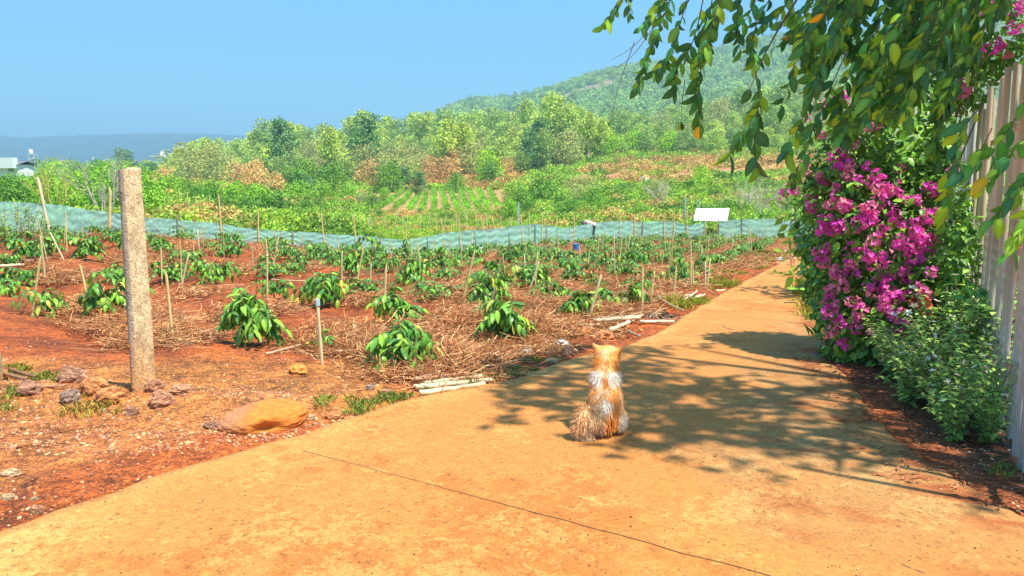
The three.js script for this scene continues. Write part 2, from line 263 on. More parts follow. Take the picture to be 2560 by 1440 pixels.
/* ---------------------------------------------------------------- coffee bushes */
const COF = [[.13, .36, .030], [.085, .27, .026], [.21, .48, .036], [.055, .20, .026], [.46, .44, .06]];
const cofLeaf = COF.flatMap((c, k) => [0, 1].map(q => leafShape({ n: 7, width: .35, droop: [.5, .95][q], fold: .22, rib: .03, colour: c, midrib: [c[0] * 1.9, c[1] * 1.45, c[2] * 1.7] })));
const cofLeafFar = COF.map(c => leafShape({ n: 3, width: .40, droop: .7, fold: .2, colour: c }));
function coffeePlan(seed, w, h, nLeaves) { // stems, arching side shoots, leaves in drooping pairs
  const R = rand(seed), stems = [], leaves = [], ns = 4 + (R() * 3 | 0), heavy = R() * 6.283, skew = .15 + .45 * R();
  for (let s = 0; s < ns; s++) {
    const a = s / ns * 6.283 + R(), lean = w * (.10 + .34 * R()) * (1 + skew * Math.cos(a - heavy)), top = h * (.50 + .50 * R()), pts = [];
    for (let k = 0; k <= 4; k++) { const t = k / 4; pts.push(V(Math.cos(a) * lean * t * t, top * (t * 1.15 - .2 * t * t), Math.sin(a) * lean * t * t)); }
    stems.push([pts, .009, .004]);
    const nb = 5;
    for (let b = 0; b < nb; b++) {
      const t0 = .45 + .55 * b / nb, i = Math.min(3, t0 * 4 | 0), o = pts[i].clone().lerp(pts[i + 1], t0 * 4 - i), ba = R() * 6.283, bl = w * (.18 + .30 * R()) * (1 + .5 * skew * Math.cos(ba - heavy)), bp = [];
      for (let k = 0; k <= 3; k++) { const t = k / 3; bp.push(o.clone().add(V(Math.cos(ba) * bl * t, bl * (.35 * t - .75 * t * t), Math.sin(ba) * bl * t))); }
      stems.push([bp, .005, .002]);
      const per = Math.max(2, Math.round(nLeaves / ns / nb));
      for (let q = 0; q < per; q++) {
        const t = (q + .6) / per, j = Math.min(2, t * 3 | 0), p = bp[j].clone().lerp(bp[j + 1], t * 3 - j), sd = q % 2 ? 1 : -1, la = ba + sd * (.7 + .8 * R()) * (q === per - 1 ? .3 : 1);
        const dir = V(Math.cos(la), (b === nb - 1 ? .35 : -.15) - 1.05 * R(), Math.sin(la)).normalize(), up = V(Math.cos(la) * .6, 1, Math.sin(la) * .6).addScaledVector(unit(R), .35);
        leaves.push([p, dir, up, (.108 + .06 * R()) * (w / .62) ** .4, R() < .035 ? 4 : R() * 4 | 0, R() < .5 ? 0 : 1]);
      }
    }
  }
  return { stems, leaves };
}
function stemGeo(stems) { const g = new Geo(); for (const [p, a, b] of stems) g.tube(p, t => mix(a, b, t), 5, [.20, .14, .07]); return g.build(); }
function coffeeNear(seed, w, h, n, label, p, turn) {
  const o = thing('coffee_bush', label, 'coffee bush', p, turn, 'coffee bushes in the red field'), { stems, leaves } = coffeePlan(seed, w, h, n);
  part('stem', stemGeo(stems), M.wood, o);
  for (const [q, d, u, L, k, e] of leaves) { const m = part('leaf', cofLeaf[k * 2 + e], M.glossy, o); m.applyMatrix4(basisM(q, d, u, L)); }
  return o;
}
const cofProto = [];
for (let s = 0; s < 7; s++) {
  const { stems, leaves } = coffeePlan(300 + s * 7, .78, .64, 210), g = new Geo();
  for (const [q, d, u, L, k] of leaves) g.geo(cofLeafFar[k], basisM(q, d, u, L * .88));
  const st = stemGeo(stems), fo = g.build();
  cofProto.push((label, p, turn, sx, sy) => { const o = thing('coffee_bush', label, 'coffee bush', p, turn, 'coffee bushes in the red field'); o.scale.set(sx, sy, sx); part('stem', st, M.wood, o); part('foliage', fo, M.glossy, o).userData.kind = 'stuff'; return o; });
}
const taken = [];
const drumSpot = spot(1441, 634); for (let k = 0; k < 6; k++) taken.push([drumSpot.x * (1 - k * .035), -drumSpot.z * (1 - k * .035), .45]);
const PX = FPX;
function wide(px, py, wpx) { const p = at(px, py); return wpx * -p.z / FPX; }
const nearBushes = [ // base of the bush in the photograph, width and height in its pixels
  [625, 862, 190, 125, 96, 'full coffee bush with big ribbed leaves right of the concrete post'],
  [1005, 918, 185, 115, 92, 'full coffee bush nearest the road, beside the pale cut poles'],
  [1262, 856, 160, 100, 80, 'shaded coffee bush behind the brown brush, with a stake through it'],
  [1438, 797, 105, 66, 64, 'round coffee bush left of the long bleached sticks by the road'],
  [992, 802, 120, 92, 70, 'coffee bush with a thin stake at its left, mid-field before the road bend'],
  [265, 797, 130, 98, 66, 'leafy coffee bush half hidden behind the concrete post'],
  [135, 776, 100, 58, 30, 'sparse little coffee bush at the foot of a leaning stake, far left'],
  [22, 732, 100, 56, 40, 'coffee bush cut by the left edge of the picture'],
  [540, 718, 110, 50, 40, 'low flat coffee bush right of the post with its leaves in a row'],
  [812, 757, 150, 72, 70, 'wide coffee bush behind the stake with the pale blue cap'],
  [1218, 764, 115, 82, 72, 'tall dense coffee bush behind the shaded one'],
  [1560, 769, 125, 66, 64, 'coffee bush between two upright stakes near the road sticks'],
  [1338, 727, 105, 64, 60, 'coffee bush crossed by a slanting cane in the middle rows'],
  [820, 866, 70, 42, 12, 'tiny coffee seedling behind the stake with the pale blue cap'],
  [880, 694, 95, 78, 64, 'upright dark coffee bush with a stake leaning right through it'],
  [1030, 722, 92, 60, 54, 'coffee bush behind the one with a thin stake, its neighbour up the row'],
];
nearBushes.forEach(([px, py, w, h, n, label], k) => { const p = spot(px, py), s = -p.z / FPX; taken.push([p.x, -p.z, .55]); coffeeNear(40 + k * 3, w * s * 1.12, h * s * 1.42, Math.max(n * 3.6, w * 1.2), label, p.clone().add(V(0, -.01, 0)), k * 1.3); });
const midBushes = [[1100, 683, 105], [1222, 692, 90], [735, 684, 66], [792, 655, 85], [576, 650, 85], [470, 652, 58], [405, 633, 66], [287, 690, 60], [215, 652, 100], [72, 652, 115], [150, 602, 55], [658, 672, 60], [1440, 708, 100], [1520, 684, 85], [1690, 714, 115], [1622, 716, 60], [1562, 706, 85], [1180, 655, 75], [1275, 668, 80], [1380, 668, 85], [1470, 668, 70], [1590, 672, 90], [1770, 680, 80], [20, 665, 60], [330, 636, 60], [520, 622, 40], [690, 630, 60], [940, 650, 70], [1010, 645, 70], [1060, 650, 60]];
const RB = rand(991);
const midLabel = px => px < 320 ? 'coffee bush in the rows left of the concrete post' : px < 760 ? 'coffee bush in the rows just right of the concrete post' : px < 1250 ? 'coffee bush in the crowded rows at mid-field' : 'coffee bush in the rows before the blue drum';
midBushes.forEach(([px, py, w], k) => { const p = spot(px, py), s = -p.z / FPX; taken.push([p.x, -p.z, .5]); cofProto[k % 7](midLabel(px), p, RB() * 6.28, w * s / .74, w * s / .80); });
{
  let n = 0;
  for (let r = 0; r < 40; r++) for (let q = -16; q < 20; q++) {
    const along = 11.5 + r * 1.02, x = q * 1.5 + along * .43 + (RB() - .5) * .5, d = along - q * .22 + (RB() - .5) * .45;
    if (d < 12 || d > 44) continue; const px = 1280 + FPX * x / d; if (px < -30 || px > 2120 || d > fenceDepth(px) - .8) continue;
    if (d < 30 ? x > roadL(d) - .6 : x > 12.5) continue; if (taken.some(([a, b, m]) => Math.hypot(a - x, b - d) < m + .35)) continue;
    const dens = ss(300, 1400, px) * .45 + .58 + ss(18, 26, d) * .1 + ss(1000, 1300, px) * ss(20, 15, d) * .2; if (RB() > dens) continue;
    taken.push([x, d, .3]); n++;
    const place = px < 700 ? 'at its left end' : px < 1000 ? 'left of its lowest sag' : px < 1300 ? 'right of its lowest sag' : px < 1441 ? 'left of the blue drum' : px < 1570 ? 'right of the blue drum' : px < 1720 ? 'left of the white roof' : px < 1850 ? 'below the white roof' : 'beside the narrow road';
    const label = `small coffee bush ${d > fenceDepth(px) - 6.5 ? 'close to' : 'away from'} the sheet, ${place}`;
    cofProto[n % 7](label, ground(x, d), RB() * 6.28, .75 + .45 * RB(), .52 + .28 * RB());
  }
  console.log('back bushes', n);
}

/* ---------------------------------------------------------------- stakes */
const CANE = [.80, .62, .27], CANE2 = [.84, .72, .42], GREYW = [.33, .25, .19];
const stakeProto = [0, 1, 2, 3].map(k => { const R = rand(70 + k), g = new Geo(), c = k === 3 ? GREYW : k % 2 ? CANE2 : CANE, pts = []; for (let j = 0; j <= 10; j++) pts.push(V((R() - .5) * .012, j / 10, (R() - .5) * .012)); g.tube(pts, t => 1 + ([.3, .6, .85].some(q => Math.abs(t - q) < .051) ? .16 : 0) - .2 * t, 7, t => { const f = .85 + .3 * Math.abs(nz(t * 9, k)); return c.map(v => v * f); }); return g.build(); });
function stake(base3, top, r, kind, label, name = 'bamboo_stake', cat = 'stake', group = 'stakes between the coffee bushes') { // one cane from its foot to its tip
  const v = top.clone().sub(base3), L = v.length(), g = stakeProto[kind].clone(), P = g.attributes.position;
  for (let k = 0; k < P.count; k++) { P.setX(k, P.getX(k) * r); P.setZ(k, P.getZ(k) * r); P.setY(k, P.getY(k) * L - .0); }
  g.computeVertexNormals();
  const m = solo(name, g, M.cane, label, cat, group); m.position.copy(base3); m.quaternion.setFromUnitVectors(V(0, 1, 0), v.normalize()); return m;
}
const nearStakes = [ // foot, tip in the photograph
  [433, 856, 415, 680, 'straight pale stake just right of the concrete post'],
  [806, 914, 793, 748, 'thick stake with a pale blue cap in front of the seedling'],
  [79, 778, 101, 642, 'stake leaning right beside the sparse little bush, far left'],
  [222, 760, 201, 664, 'stake leaning left over the bush behind the post'],
  [450, 724, 472, 634, 'stake leaning right just behind and right of the post'],
  [668, 750, 668, 634, 'upright stake with a pale knob left of mid-field'],
  [672, 690, 665, 598, 'thin stake standing behind the one with a pale knob'],
  [682, 665, 695, 596, 'thin stake tilted right behind the one with a pale knob'],
  [958, 806, 965, 662, 'stake at the left side of the coffee bush mid-field'],
  [888, 738, 908, 620, 'long stake leaning right through the dark upright bush'],
  [850, 652, 844, 606, 'short stake behind the dark upright bush'],
  [1153, 756, 1186, 628, 'long stake leaning right, alone in the brown brush mid-field'],
  [1204, 836, 1238, 722, 'grey stake leaning through the shaded bush'],
  [1470, 802, 1502, 690, 'thick stake leaning right beside the round bush'],
  [1605, 783, 1606, 674, 'upright stake in the row nearest the road, the taller of two'],
  [1624, 764, 1636, 680, 'stake tilted right next to the upright one near the road'],
  [1316, 735, 1347, 656, 'slanting cane in front of a middle-row bush'],
  [1684, 740, 1690, 668, 'stake in front of the bushes where the road narrows'],
  [1733, 726, 1731, 656, 'stake behind the short twig pile where the road narrows'],
  [1764, 720, 1763, 655, 'outermost stake in the row along the narrow road'],
  [1373, 692, 1380, 642, 'short stake between two bushes in the middle rows'],
  [1440, 684, 1433, 648, 'short stake in front of the blue drum'],
  [161, 658, 126, 582, 'stake leaning left in front of the plastic sheet, far left'],
  [206, 602, 205, 570, 'short upright stake against the left end of the sheet'],
  [60, 597, 59, 562, 'short stake at the far left among the leafy sprouts'],
  [500, 637, 493, 575, 'upright stake before the sheet, left of mid-field'],
  [1055, 690, 1043, 610, 'thin dark-tipped stake among the crowded middle bushes'],
];
nearStakes.forEach(([bx, by, tx, ty, label], k) => {
  const b = spot(bx, by), d = -b.z, t = at(tx, ty, d), o = stake(b.clone().add(V(0, -.03, 0)), t, d < 9 ? .0155 : .017, k === 12 ? 3 : k % 3, label);
  taken.push([b.x, d, .12]);
  if (k === 1) part('cap', new THREE.CylinderGeometry(.024, .024, .055, 12), new THREE.MeshStandardMaterial({ color: lin(.42, .62, .66), roughness: .5 }), o).position.y = t.distanceTo(b);
  if (k === 5) part('knob', new THREE.SphereGeometry(.022, 10, 8), new THREE.MeshStandardMaterial({ color: lin(.7, .62, .45), roughness: .6 }), o).position.y = t.distanceTo(b);
});
{
  let n = 0; const RS = rand(4242);
  for (const [x, d] of taken.slice(nearBushes.length + 6)) {
    if (d < 13 || RS() < .42 || n > 120) continue; const a = RS() * 6.28, X = x + Math.cos(a) * .3, D = d + Math.sin(a) * .3; if (D < 30 && X > roadL(D) - .2) continue;
    const px = 1280 + FPX * X / D, b = ground(X, D), L = .50 + RS() * .42, ln = (RS() - .4) * .5, t = b.clone().add(V(ln * L * .6, L, (RS() - .5) * .3 * L)); n++;
    stake(b.add(V(0, -.03, 0)), t, .0095 + .005 * RS(), n % 3, `thin stake ${D > fenceDepth(px) - 6.5 ? 'close to' : 'away from'} the sheet, ${px < 700 ? 'at its left end' : px < 1000 ? 'left of its lowest sag' : px < 1300 ? 'right of its lowest sag' : px < 1441 ? 'left of the blue drum' : px < 1570 ? 'right of the blue drum' : px < 1720 ? 'left of the white roof' : px < 1850 ? 'below the white roof' : 'beside the narrow road'}`);
  }
  console.log('back stakes', n);
}

/* ---------------------------------------------------------------- brown brush lying between the rows (uncountable), grass, pebbles */
function instanced(name, geos, mat, list, label, category) { // list: [pos, turn, scale vec, tilt, colour]
  geos.forEach((g, k) => {
    const mine = list.filter((_, i) => i % geos.length === k); if (!mine.length) return;
    const im = new THREE.InstancedMesh(g, mat, mine.length), m = new THREE.Matrix4(), q = new THREE.Quaternion();
    mine.forEach(([p, turn, s, tilt, c], i) => { q.setFromEuler(new THREE.Euler(tilt ? tilt[0] : 0, turn, tilt ? tilt[1] : 0)); m.compose(p, q, typeof s === 'number' ? V(s, s, s) : s); im.setMatrixAt(i, m); im.setColorAt(i, lin(...(c ?? [1, 1, 1]))); });
    im.name = numbered(name); im.castShadow = im.receiveShadow = true; tag(im, label, category, null, 'stuff'); scene.add(im);
  });
}
const brushGeos = [0, 1, 2, 3, 4].map(k => {
  const R = rand(500 + k), g = new Geo();
  for (let j = 0; j < 58; j++) { // thin bent stalks, mostly lying, some sticking up
    const a = R() * 6.283, r = .34 * Math.sqrt(R()), L = .10 + .26 * R(), th = R() * 6.283, up = R() < .12 ? .5 + .5 * R() : (R() - .3) * .45, y = .01 + .13 * R() * (1 - r / .4);
    let p = V(Math.cos(a) * r, y, Math.sin(a) * r), dr = V(Math.cos(th), up, Math.sin(th)).normalize(); const pts = [p.clone()];
    for (let s = 0; s < 3; s++) { dr.addScaledVector(unit(R), .45).normalize(); p = p.clone().addScaledVector(dr, L / 3); p.y = Math.max(.004, p.y); pts.push(p.clone()); }
    const pale = R(), c = pale < .26 ? [.74, .48, .24] : pale < .60 ? [.42, .20, .075] : pale < .86 ? [.26, .105, .04] : [.48, .17, .05];
    g.tube(pts, .0022 + .0026 * R() * R(), 3, c, false);
  }
  for (let j = 0; j < 70; j++) { const a = R() * 6.283, r = .36 * Math.sqrt(R()), d = unit(R); d.y *= .4; d.normalize(); const s = V().crossVectors(d, unit(R)).normalize(), pale = R(); g.diamond(V(Math.cos(a) * r, .01 + .11 * R() * (1 - r / .42), Math.sin(a) * r), d, s, .03 + .05 * R(), .008 + .012 * R(), pale < .3 ? [.62, .35, .14] : pale < .7 ? [.38, .16, .055] : [.22, .09, .035], .2); }
  return g.build();
});
{
  const R = rand(88), list = [];
  for (let k = 0; k < 9000 && list.length < 2600; k++) {
    const d = 6.1 + 30 * Math.pow(R(), 1.5), px = -60 + 2150 * R(), x = (px - 1280) / FPX * d; if (d > fenceDepth(px) - .5) continue;
    if (d < 30 && x > roadL(d) - (d > 6.4 && d < 20 ? .62 : .28) - .25 * R()) continue;
    const front = piece([[-4.4, 8.1], [-3.4, 7.9], [-2.7, 7.2], [-2.0, 7.0], [-1.1, 6.35], [-.3, 6.2], [.6, 7.0]], x); if (d < front + .05) continue;
    const strip = Math.sin((x * .80 + d * .6) * 2 * Math.PI / 1.7 + 1.2) * .5 + fbm(x * .5, d * .5, 44) * 1.6; if (strip < .15 + (x > -1 ? -.42 : .22) - ss(8.5, 12, d) * .12 + (x < -2.2 ? .25 : 0)) continue;
    const s = .7 + .65 * R() + .02 * d, f = .8 + .5 * R(); list.push([ground(x, d), R() * 6.28, V(s, s * (.32 + .36 * R()), s), [(R() - .5) * .25, (R() - .5) * .25], [f * (1 + .15 * R()), f, f * .95]]);
  }
  instanced('dry_brush', brushGeos, M.plain, list, 'tangled dry brown brush lying between the coffee rows', 'brush');
}
const grassGeos = [0, 1, 2].map(k => { const R = rand(640 + k), g = new Geo(); for (let j = 0; j < 34; j++) { const a = R() * 6.283, r = .12 * Math.sqrt(R()), o = R() * 6.283, L = .07 + .13 * R(), d = V(Math.cos(o) * .55, 1, Math.sin(o) * .55).normalize(), s = V(-Math.sin(o), 0, Math.cos(o)); g.diamond(V(Math.cos(a) * r, 0, Math.sin(a) * r), d, s, L, .004 + .004 * R(), jit([.27, .38, .07], R, .3), .25); } return g.build(); });
{
  const R = rand(31), list = [], patch = (pts, n, spread, s0, c) => { for (let k = 0; k < n; k++) { const [px, py] = pts[R() * pts.length | 0], p = at(px, py), x = p.x + (R() - .5) * spread, d = -p.z + (R() - .5) * spread; if (onRoad(x, d, -.05)) continue; const f = .8 + .4 * R(); list.push([ground(x, d), R() * 6.28, s0 * (.7 + .6 * R()), null, c.map(v => v * f)]); } };
  patch([[870, 1020], [920, 1022], [1000, 1005], [1060, 985], [1130, 965], [1250, 940], [1300, 935], [1350, 905]], 70, .35, .45, [1, 1, 1]);
  patch([[30, 930], [70, 945], [100, 930], [20, 1020], [230, 1020], [140, 965]], 34, .35, .42, [1.05, .95, .9]);
  patch([[220, 1030], [240, 1040]], 10, .3, .5, [1.7, 1, 1.2]);
  patch([[1700, 770], [1730, 755], [1790, 715], [1830, 690], [1870, 668], [1900, 655]], 80, .8, .9, [1.4, 1.2, .8]);
  patch([[2020, 770], [2030, 740], [2050, 720], [2055, 800], [2075, 850], [2040, 700]], 170, .8, 1.5, [1.3, 1.05, .8]);
  patch([[1960, 640], [1930, 645], [2060, 640], [2080, 650]], 60, 1.5, 1.5, [1.2, 1, .8]);
  patch([[2450, 1290], [2540, 1160], [2500, 1200]], 8, .4, .45, [.8, .8, .8]);
  instanced('grass', grassGeos, M.leaf, list, 'short green grass along the road edges', 'grass');
}
function rockGeo(seed, sx, sy, sz, rough = .25, det = 2, c = [1, 1, 1], flat = 0) {
  const g = new THREE.IcosahedronGeometry(1, det), P = g.attributes.position, n = P.count, C = new Float32Array(n * 3), U = new Float32Array(n * 2);
  for (let k = 0; k < n; k++) { const v = V().fromBufferAttribute(P, k), f = 1 + rough * (1.4 * fbm(v.x * 1.3 + seed * 9, v.y * 1.3, v.z * 1.3, 3) + .6 * nz(v.x * 3.1 + seed, v.y * 3.1, v.z * 3.1) + .3 * Math.abs(nz(v.x * 7 + seed, v.y * 7, v.z * 7))); v.multiplyScalar(f); if (flat && v.y < -flat) v.y = -flat; P.setXYZ(k, v.x * sx, v.y * sy, v.z * sz); const q = .85 + .5 * (fbm(v.x * 2, v.y * 2 + seed, v.z * 2) + .1); C.set([c[0] * q, c[1] * q, c[2] * q], k * 3); U.set([v.x * sx + v.y * .3, v.z * sz + v.y * sy], k * 2); }
  g.setAttribute('color', new THREE.BufferAttribute(C, 3)); g.setAttribute('uv', new THREE.BufferAttribute(U, 2)); g.computeVertexNormals(); return g;
}
const ROCKC = [[1.6, .76, .42], [1.9, 1.25, .68], [1.25, .62, .38], [1.8, .72, .26], [1.1, .72, .55]];
{ // gravel: a great many little stones on the earth round the post, more thinly elsewhere
  const R = rand(7), geos = [0, 1, 2, 3].map(k => rockGeo(k + 3, 1, .62, .8, .45, 0)), list = [];
  const put = (px, py, s) => { const p = at(px, py), x = p.x + (R() - .5) * .05, d = -p.z + (R() - .5) * .1; if (onRoad(x, d, .01)) return; const b = R(), c = b < .24 ? [.72, .48, .24] : b < .66 ? [.58, .24, .09] : b < .86 ? [.46, .18, .10] : [.66, .36, .24]; list.push([ground(x, d).add(V(0, s * .2, 0)), R() * 6.28, s * (.5 + R()), [(R() - .5) * .6, (R() - .5) * .6], c.map(v => v * 1.0)]); };
  for (let k = 0; k < 5200; k++) { const py = 800 + 330 * Math.sqrt(R()), px = -20 + 900 * R() * (py > 1000 ? 1 : 1); if (fbm(px / 120, py / 40, 9) > -.12) put(px, py, .005 + .011 * R() * R()); }
  for (let k = 0; k < 420; k++) put(-20 + 560 * R(), 1120 + 210 * R(), .004 + .009 * R() * R());
  for (let k = 0; k < 1200; k++) put(800 + 800 * R(), 860 + 140 * R(), .005 + .010 * R() * R());
  for (let k = 0; k < 700; k++) put(1700 + 380 * R(), 640 + 190 * R(), .006 + .012 * R());
  for (let k = 0; k < 500; k++) { const px = 2060 + 500 * R(), py = 1060 + 260 * R(); put(px, py, .004 + .007 * R()); }
  instanced('gravel', geos, M.pebble, list, 'loose yellowish and red gravel strewn on the earth', 'gravel');
  const grit = []; for (let k = 0; k < 520; k++) { const px = 2560 * R(), py = 830 + 620 * Math.sqrt(R()), p = at(px, py), d = -p.z; if (!onRoad(p.x, d, -.03)) continue; const near = px < 1250 && py < 1120; if (!near && R() < .5) continue; const s = .002 + .0038 * R() * R(), b = R(); grit.push([V(p.x, base(p.x, d) + .014 + s * .3, p.z), R() * 6.28, s * 1.2, null, b < .55 ? [.18, .09, .04] : b < .9 ? [.40, .18, .08] : [.8, .6, .35]]); }
  instanced('grit', geos, M.pebble, grit, 'dark grit scattered over the dusty road', 'gravel');
}

/* ---------------------------------------------------------------- concrete posts, boulder, rocks, cut poles */
function postGeo(seed, w, d, h, lean) { // square cast post: chipped top, worn arrises, pitted left face
  const g = new Geo(), N = 70, ring = 56, U = [];
  for (let k = 0; k <= N; k++) for (let j = 0; j <= ring; j++) {
    const a = j / ring * 2 * Math.PI, t = k / N, c = Math.cos(a), s = Math.sin(a), q = Math.pow(Math.pow(Math.abs(c), 13) + Math.pow(Math.abs(s), 13), -1 / 13);
    const n = 1 + .035 * fbm(c * 2 + seed, t * 14, s * 2) + .05 * Math.max(0, nz(c * 3, t * 30, s * 3 + seed)) * (c < -.2 ? 1 : .25), taper = 1.10 - .16 * t;
    let y = t * h; if (k === N) y -= .022 * Math.abs(nz(c * 2, 3, s * 2 + seed)) + (c < -.3 ? .02 : 0);
    const low = ss(.35, .02, t + .12 * fbm(a * 1.5, t * 6, seed)); // earth splashed up its foot
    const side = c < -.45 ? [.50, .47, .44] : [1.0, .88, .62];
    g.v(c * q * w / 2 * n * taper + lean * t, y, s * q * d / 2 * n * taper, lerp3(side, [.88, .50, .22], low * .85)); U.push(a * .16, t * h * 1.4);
  }
  for (let k = 0; k < N; k++) for (let j = 0; j < ring; j++) { const p = k * (ring + 1) + j; g.tri(p, p + ring + 1, p + 1); g.tri(p + 1, p + ring + 1, p + ring + 2); }
  const o = N * (ring + 1), c0 = g.v(lean, h - .004, 0, [.95, .72, .46]); U.push(0, 0); for (let j = 0; j < ring; j++) g.tri(o + j, c0, o + j + 1);
  const b = g.build(); b.setAttribute('uv', new THREE.Float32BufferAttribute(U, 2)); return b;
}
{
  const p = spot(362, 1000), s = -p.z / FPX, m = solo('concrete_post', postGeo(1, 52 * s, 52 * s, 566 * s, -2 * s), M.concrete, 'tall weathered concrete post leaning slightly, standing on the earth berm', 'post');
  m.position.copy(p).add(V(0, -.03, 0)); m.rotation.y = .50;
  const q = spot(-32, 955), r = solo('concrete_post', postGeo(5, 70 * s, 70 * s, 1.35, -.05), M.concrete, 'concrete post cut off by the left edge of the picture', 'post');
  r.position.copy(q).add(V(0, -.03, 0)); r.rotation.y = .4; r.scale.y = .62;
}
const rockAt = (px, py, w, hgt, c, label, seed, name = 'rock', dep = .8, cat = 'rock') => { const p = spot(px, py), s = -p.z / FPX, sx = w * s / 2; const m = solo(name, rockGeo(seed, sx, hgt * s * .7, sx * dep, .42, 5, c, .5), M.rock, label, cat); m.position.copy(p).add(V(0, hgt * s * .20, 0)); m.rotation.y = 0; return m; };
{ // the rounded orange boulder half sunk in the berm, with a hollow in its near side
  const p = spot(665, 1058), s = -p.z / FPX, g = new THREE.SphereGeometry(1, 160, 90), P = g.attributes.position, C = [], UB = [];
  for (let k = 0; k < P.count; k++) {
    const v = V().fromBufferAttribute(P, k), x0 = v.x; let f = 1 + .10 * fbm(v.x * 1.5, v.y * 1.5, v.z * 1.5 + 4) + .03 * fbm(v.x * 6, v.y * 6, v.z * 6) + .016 * fbm(v.x * 26, v.y * 26, v.z * 26);
    const hol = Math.exp(-(((v.x - .38) / .30) ** 2 + ((v.y + .05) / .34) ** 2)) * (v.z > 0 ? 1 : 0); f -= .30 * hol;
    v.multiplyScalar(f); v.y = v.y > 0 ? Math.pow(v.y, .8) : v.y; const drop = x0 < 0 ? 1 + x0 * .45 : 1;
    P.setXYZ(k, v.x * 116 * s, v.y * 44 * s * drop, v.z * 105 * s);
    const dust = ss(.15, -.5, x0 + .3 * fbm(v.x * 3, v.z * 3, 2)) * ss(-.2, .4, v.y); const c = lerp3([.64, .22, .035], [.56, .23, .10], dust), n = .95 + .5 * fbm(v.x * 7, v.y * 7, v.z * 7); C.push(c[0] * n, c[1] * n, c[2] * n); UB.push(P.getX(k) * .5 + P.getY(k) * .2, P.getZ(k) * .5 + P.getY(k) * .45);
  }
  g.setAttribute('color', new THREE.Float32BufferAttribute(C, 3)); g.setAttribute('uv', new THREE.Float32BufferAttribute(UB, 2)); g.computeVertexNormals();
  const m = solo('boulder', g, M.pebble, 'rounded orange boulder half buried beside the post', 'boulder'); m.position.copy(p).add(V(-.02, -.012, 0)); m.rotation.z = .10;
}
[[185, 985, 70, 42, 2, 'grey-brown slab of rock upright left of the post'], [78, 1006, 56, 30, 2, 'dark brown rock beside the rotting planks, far left'], [238, 1006, 58, 46, 3, 'orange rock with a pale patch left of the post'], [275, 1018, 70, 36, 3, 'low orange rock touching the foot of the post, left'], [180, 1018, 50, 34, 4, 'violet-grey rock below the upright slab'], [388, 1006, 44, 30, 0, 'pinkish rock at the foot of the post, right'], [405, 1030, 60, 34, 0, 'brown rock right of the post foot, the largest there'], [455, 1012, 60, 20, 0, 'flat rock right of the post foot'], [332, 1042, 36, 24, 2, 'dark flat rock in front of the post'], [282, 1034, 28, 16, 3, 'small red stone in front of the post'], [262, 1034, 16, 10, 1, 'small yellowish stone in front of the post'], [535, 1070, 44, 18, 2, 'low flat stone half buried before the boulder'], [62, 1122, 32, 22, 3, 'round orange stone on the bare earth, left'], [157, 1080, 20, 14, 3, 'small red clod on the bare earth, left'], [28, 1186, 48, 16, 1, 'flat pale stone at the left edge'], [95, 1282, 34, 24, 0, 'pink angular stone close to the road, bottom left'], [22, 1248, 34, 14, 1, 'pale stone at the left edge near the road'], [86, 1250, 20, 11, 1, 'white stone near the road, bottom left'], [240, 1258, 18, 9, 1, 'white stone touching the road edge'], [64, 1074, 24, 14, 3, 'reddish stone on the bare earth, far left'], [1392, 888, 38, 30, 3, 'red rock among the litter at the road edge'], [1424, 888, 40, 26, 2, 'brown rock beside the red one at the road edge'], [1460, 850, 32, 22, 3, 'orange rock below the bleached sticks'], [1510, 852, 46, 24, 3, 'brown rock under the bleached sticks'], [1378, 905, 34, 12, 1, 'flat tan stone at the road edge near the dog'], [1280, 924, 24, 15, 2, 'rounded stone left of the litter at the road edge'], [1188, 945, 18, 14, 3, 'small red stone above the cut poles'], [1012, 995, 24, 10, 1, 'pale stone before the cut poles'], [968, 985, 28, 12, 0, 'pinkish stone left of the cut poles'], [835, 1046, 40, 16, 3, 'flat red stone between the boulder and the road'], [775, 1052, 26, 14, 1, 'pale stone right of the boulder'], [925, 975, 22, 16, 4, 'dark grey stone under the brush near the road'], [2305, 1208, 20, 14, 1, 'pale pebble on the dark earth by the fence'], [2242, 1283, 24, 12, 0, 'brown pebble lying on the road, right']]
  .forEach(([x, y, w, h, c, label], k) => rockAt(x, y, w, h, ROCKC[c].map(v => v * 1.15), label, k * 1.7 + 2, w < 30 ? 'stone' : 'rock', .8, w < 30 ? 'stone' : 'rock'));
function log(pxA, pyA, pxB, pyB, r, c, label, name = 'cut_pole', cat = 'pole', lift = 0, bend = .02, group) {
  const a = spot(pxA, pyA), b = spot(pxB, pyB); a.y = Math.max(a.y, base(a.x, -a.z)) + r + lift; b.y = Math.max(b.y, base(b.x, -b.z)) + r + lift; const g = new Geo(), pts = [], sd = V(-(b.z - a.z), 0, b.x - a.x);
  for (let k = 0; k <= 8; k++) { const t = k / 8; pts.push(a.clone().lerp(b, t).addScaledVector(sd, bend * Math.sin(t * 3.14) + .006 * nz(t * 7, pxA)).add(V(0, .01 * nz(t * 5, pyA), 0))); }
  g.tube(pts, t => r * (1.05 - .25 * t + .06 * nz(t * 12, pxA)), 8, t => { const f = .85 + .35 * nz(t * 14, pxB); return c.map(v => v * f); });
  return solo(name, g.build(), M.wood, label, cat, group);
}
const PALE = [.82, .66, .42], BONE = [.84, .68, .46], BROWN = [.40, .20, .11];
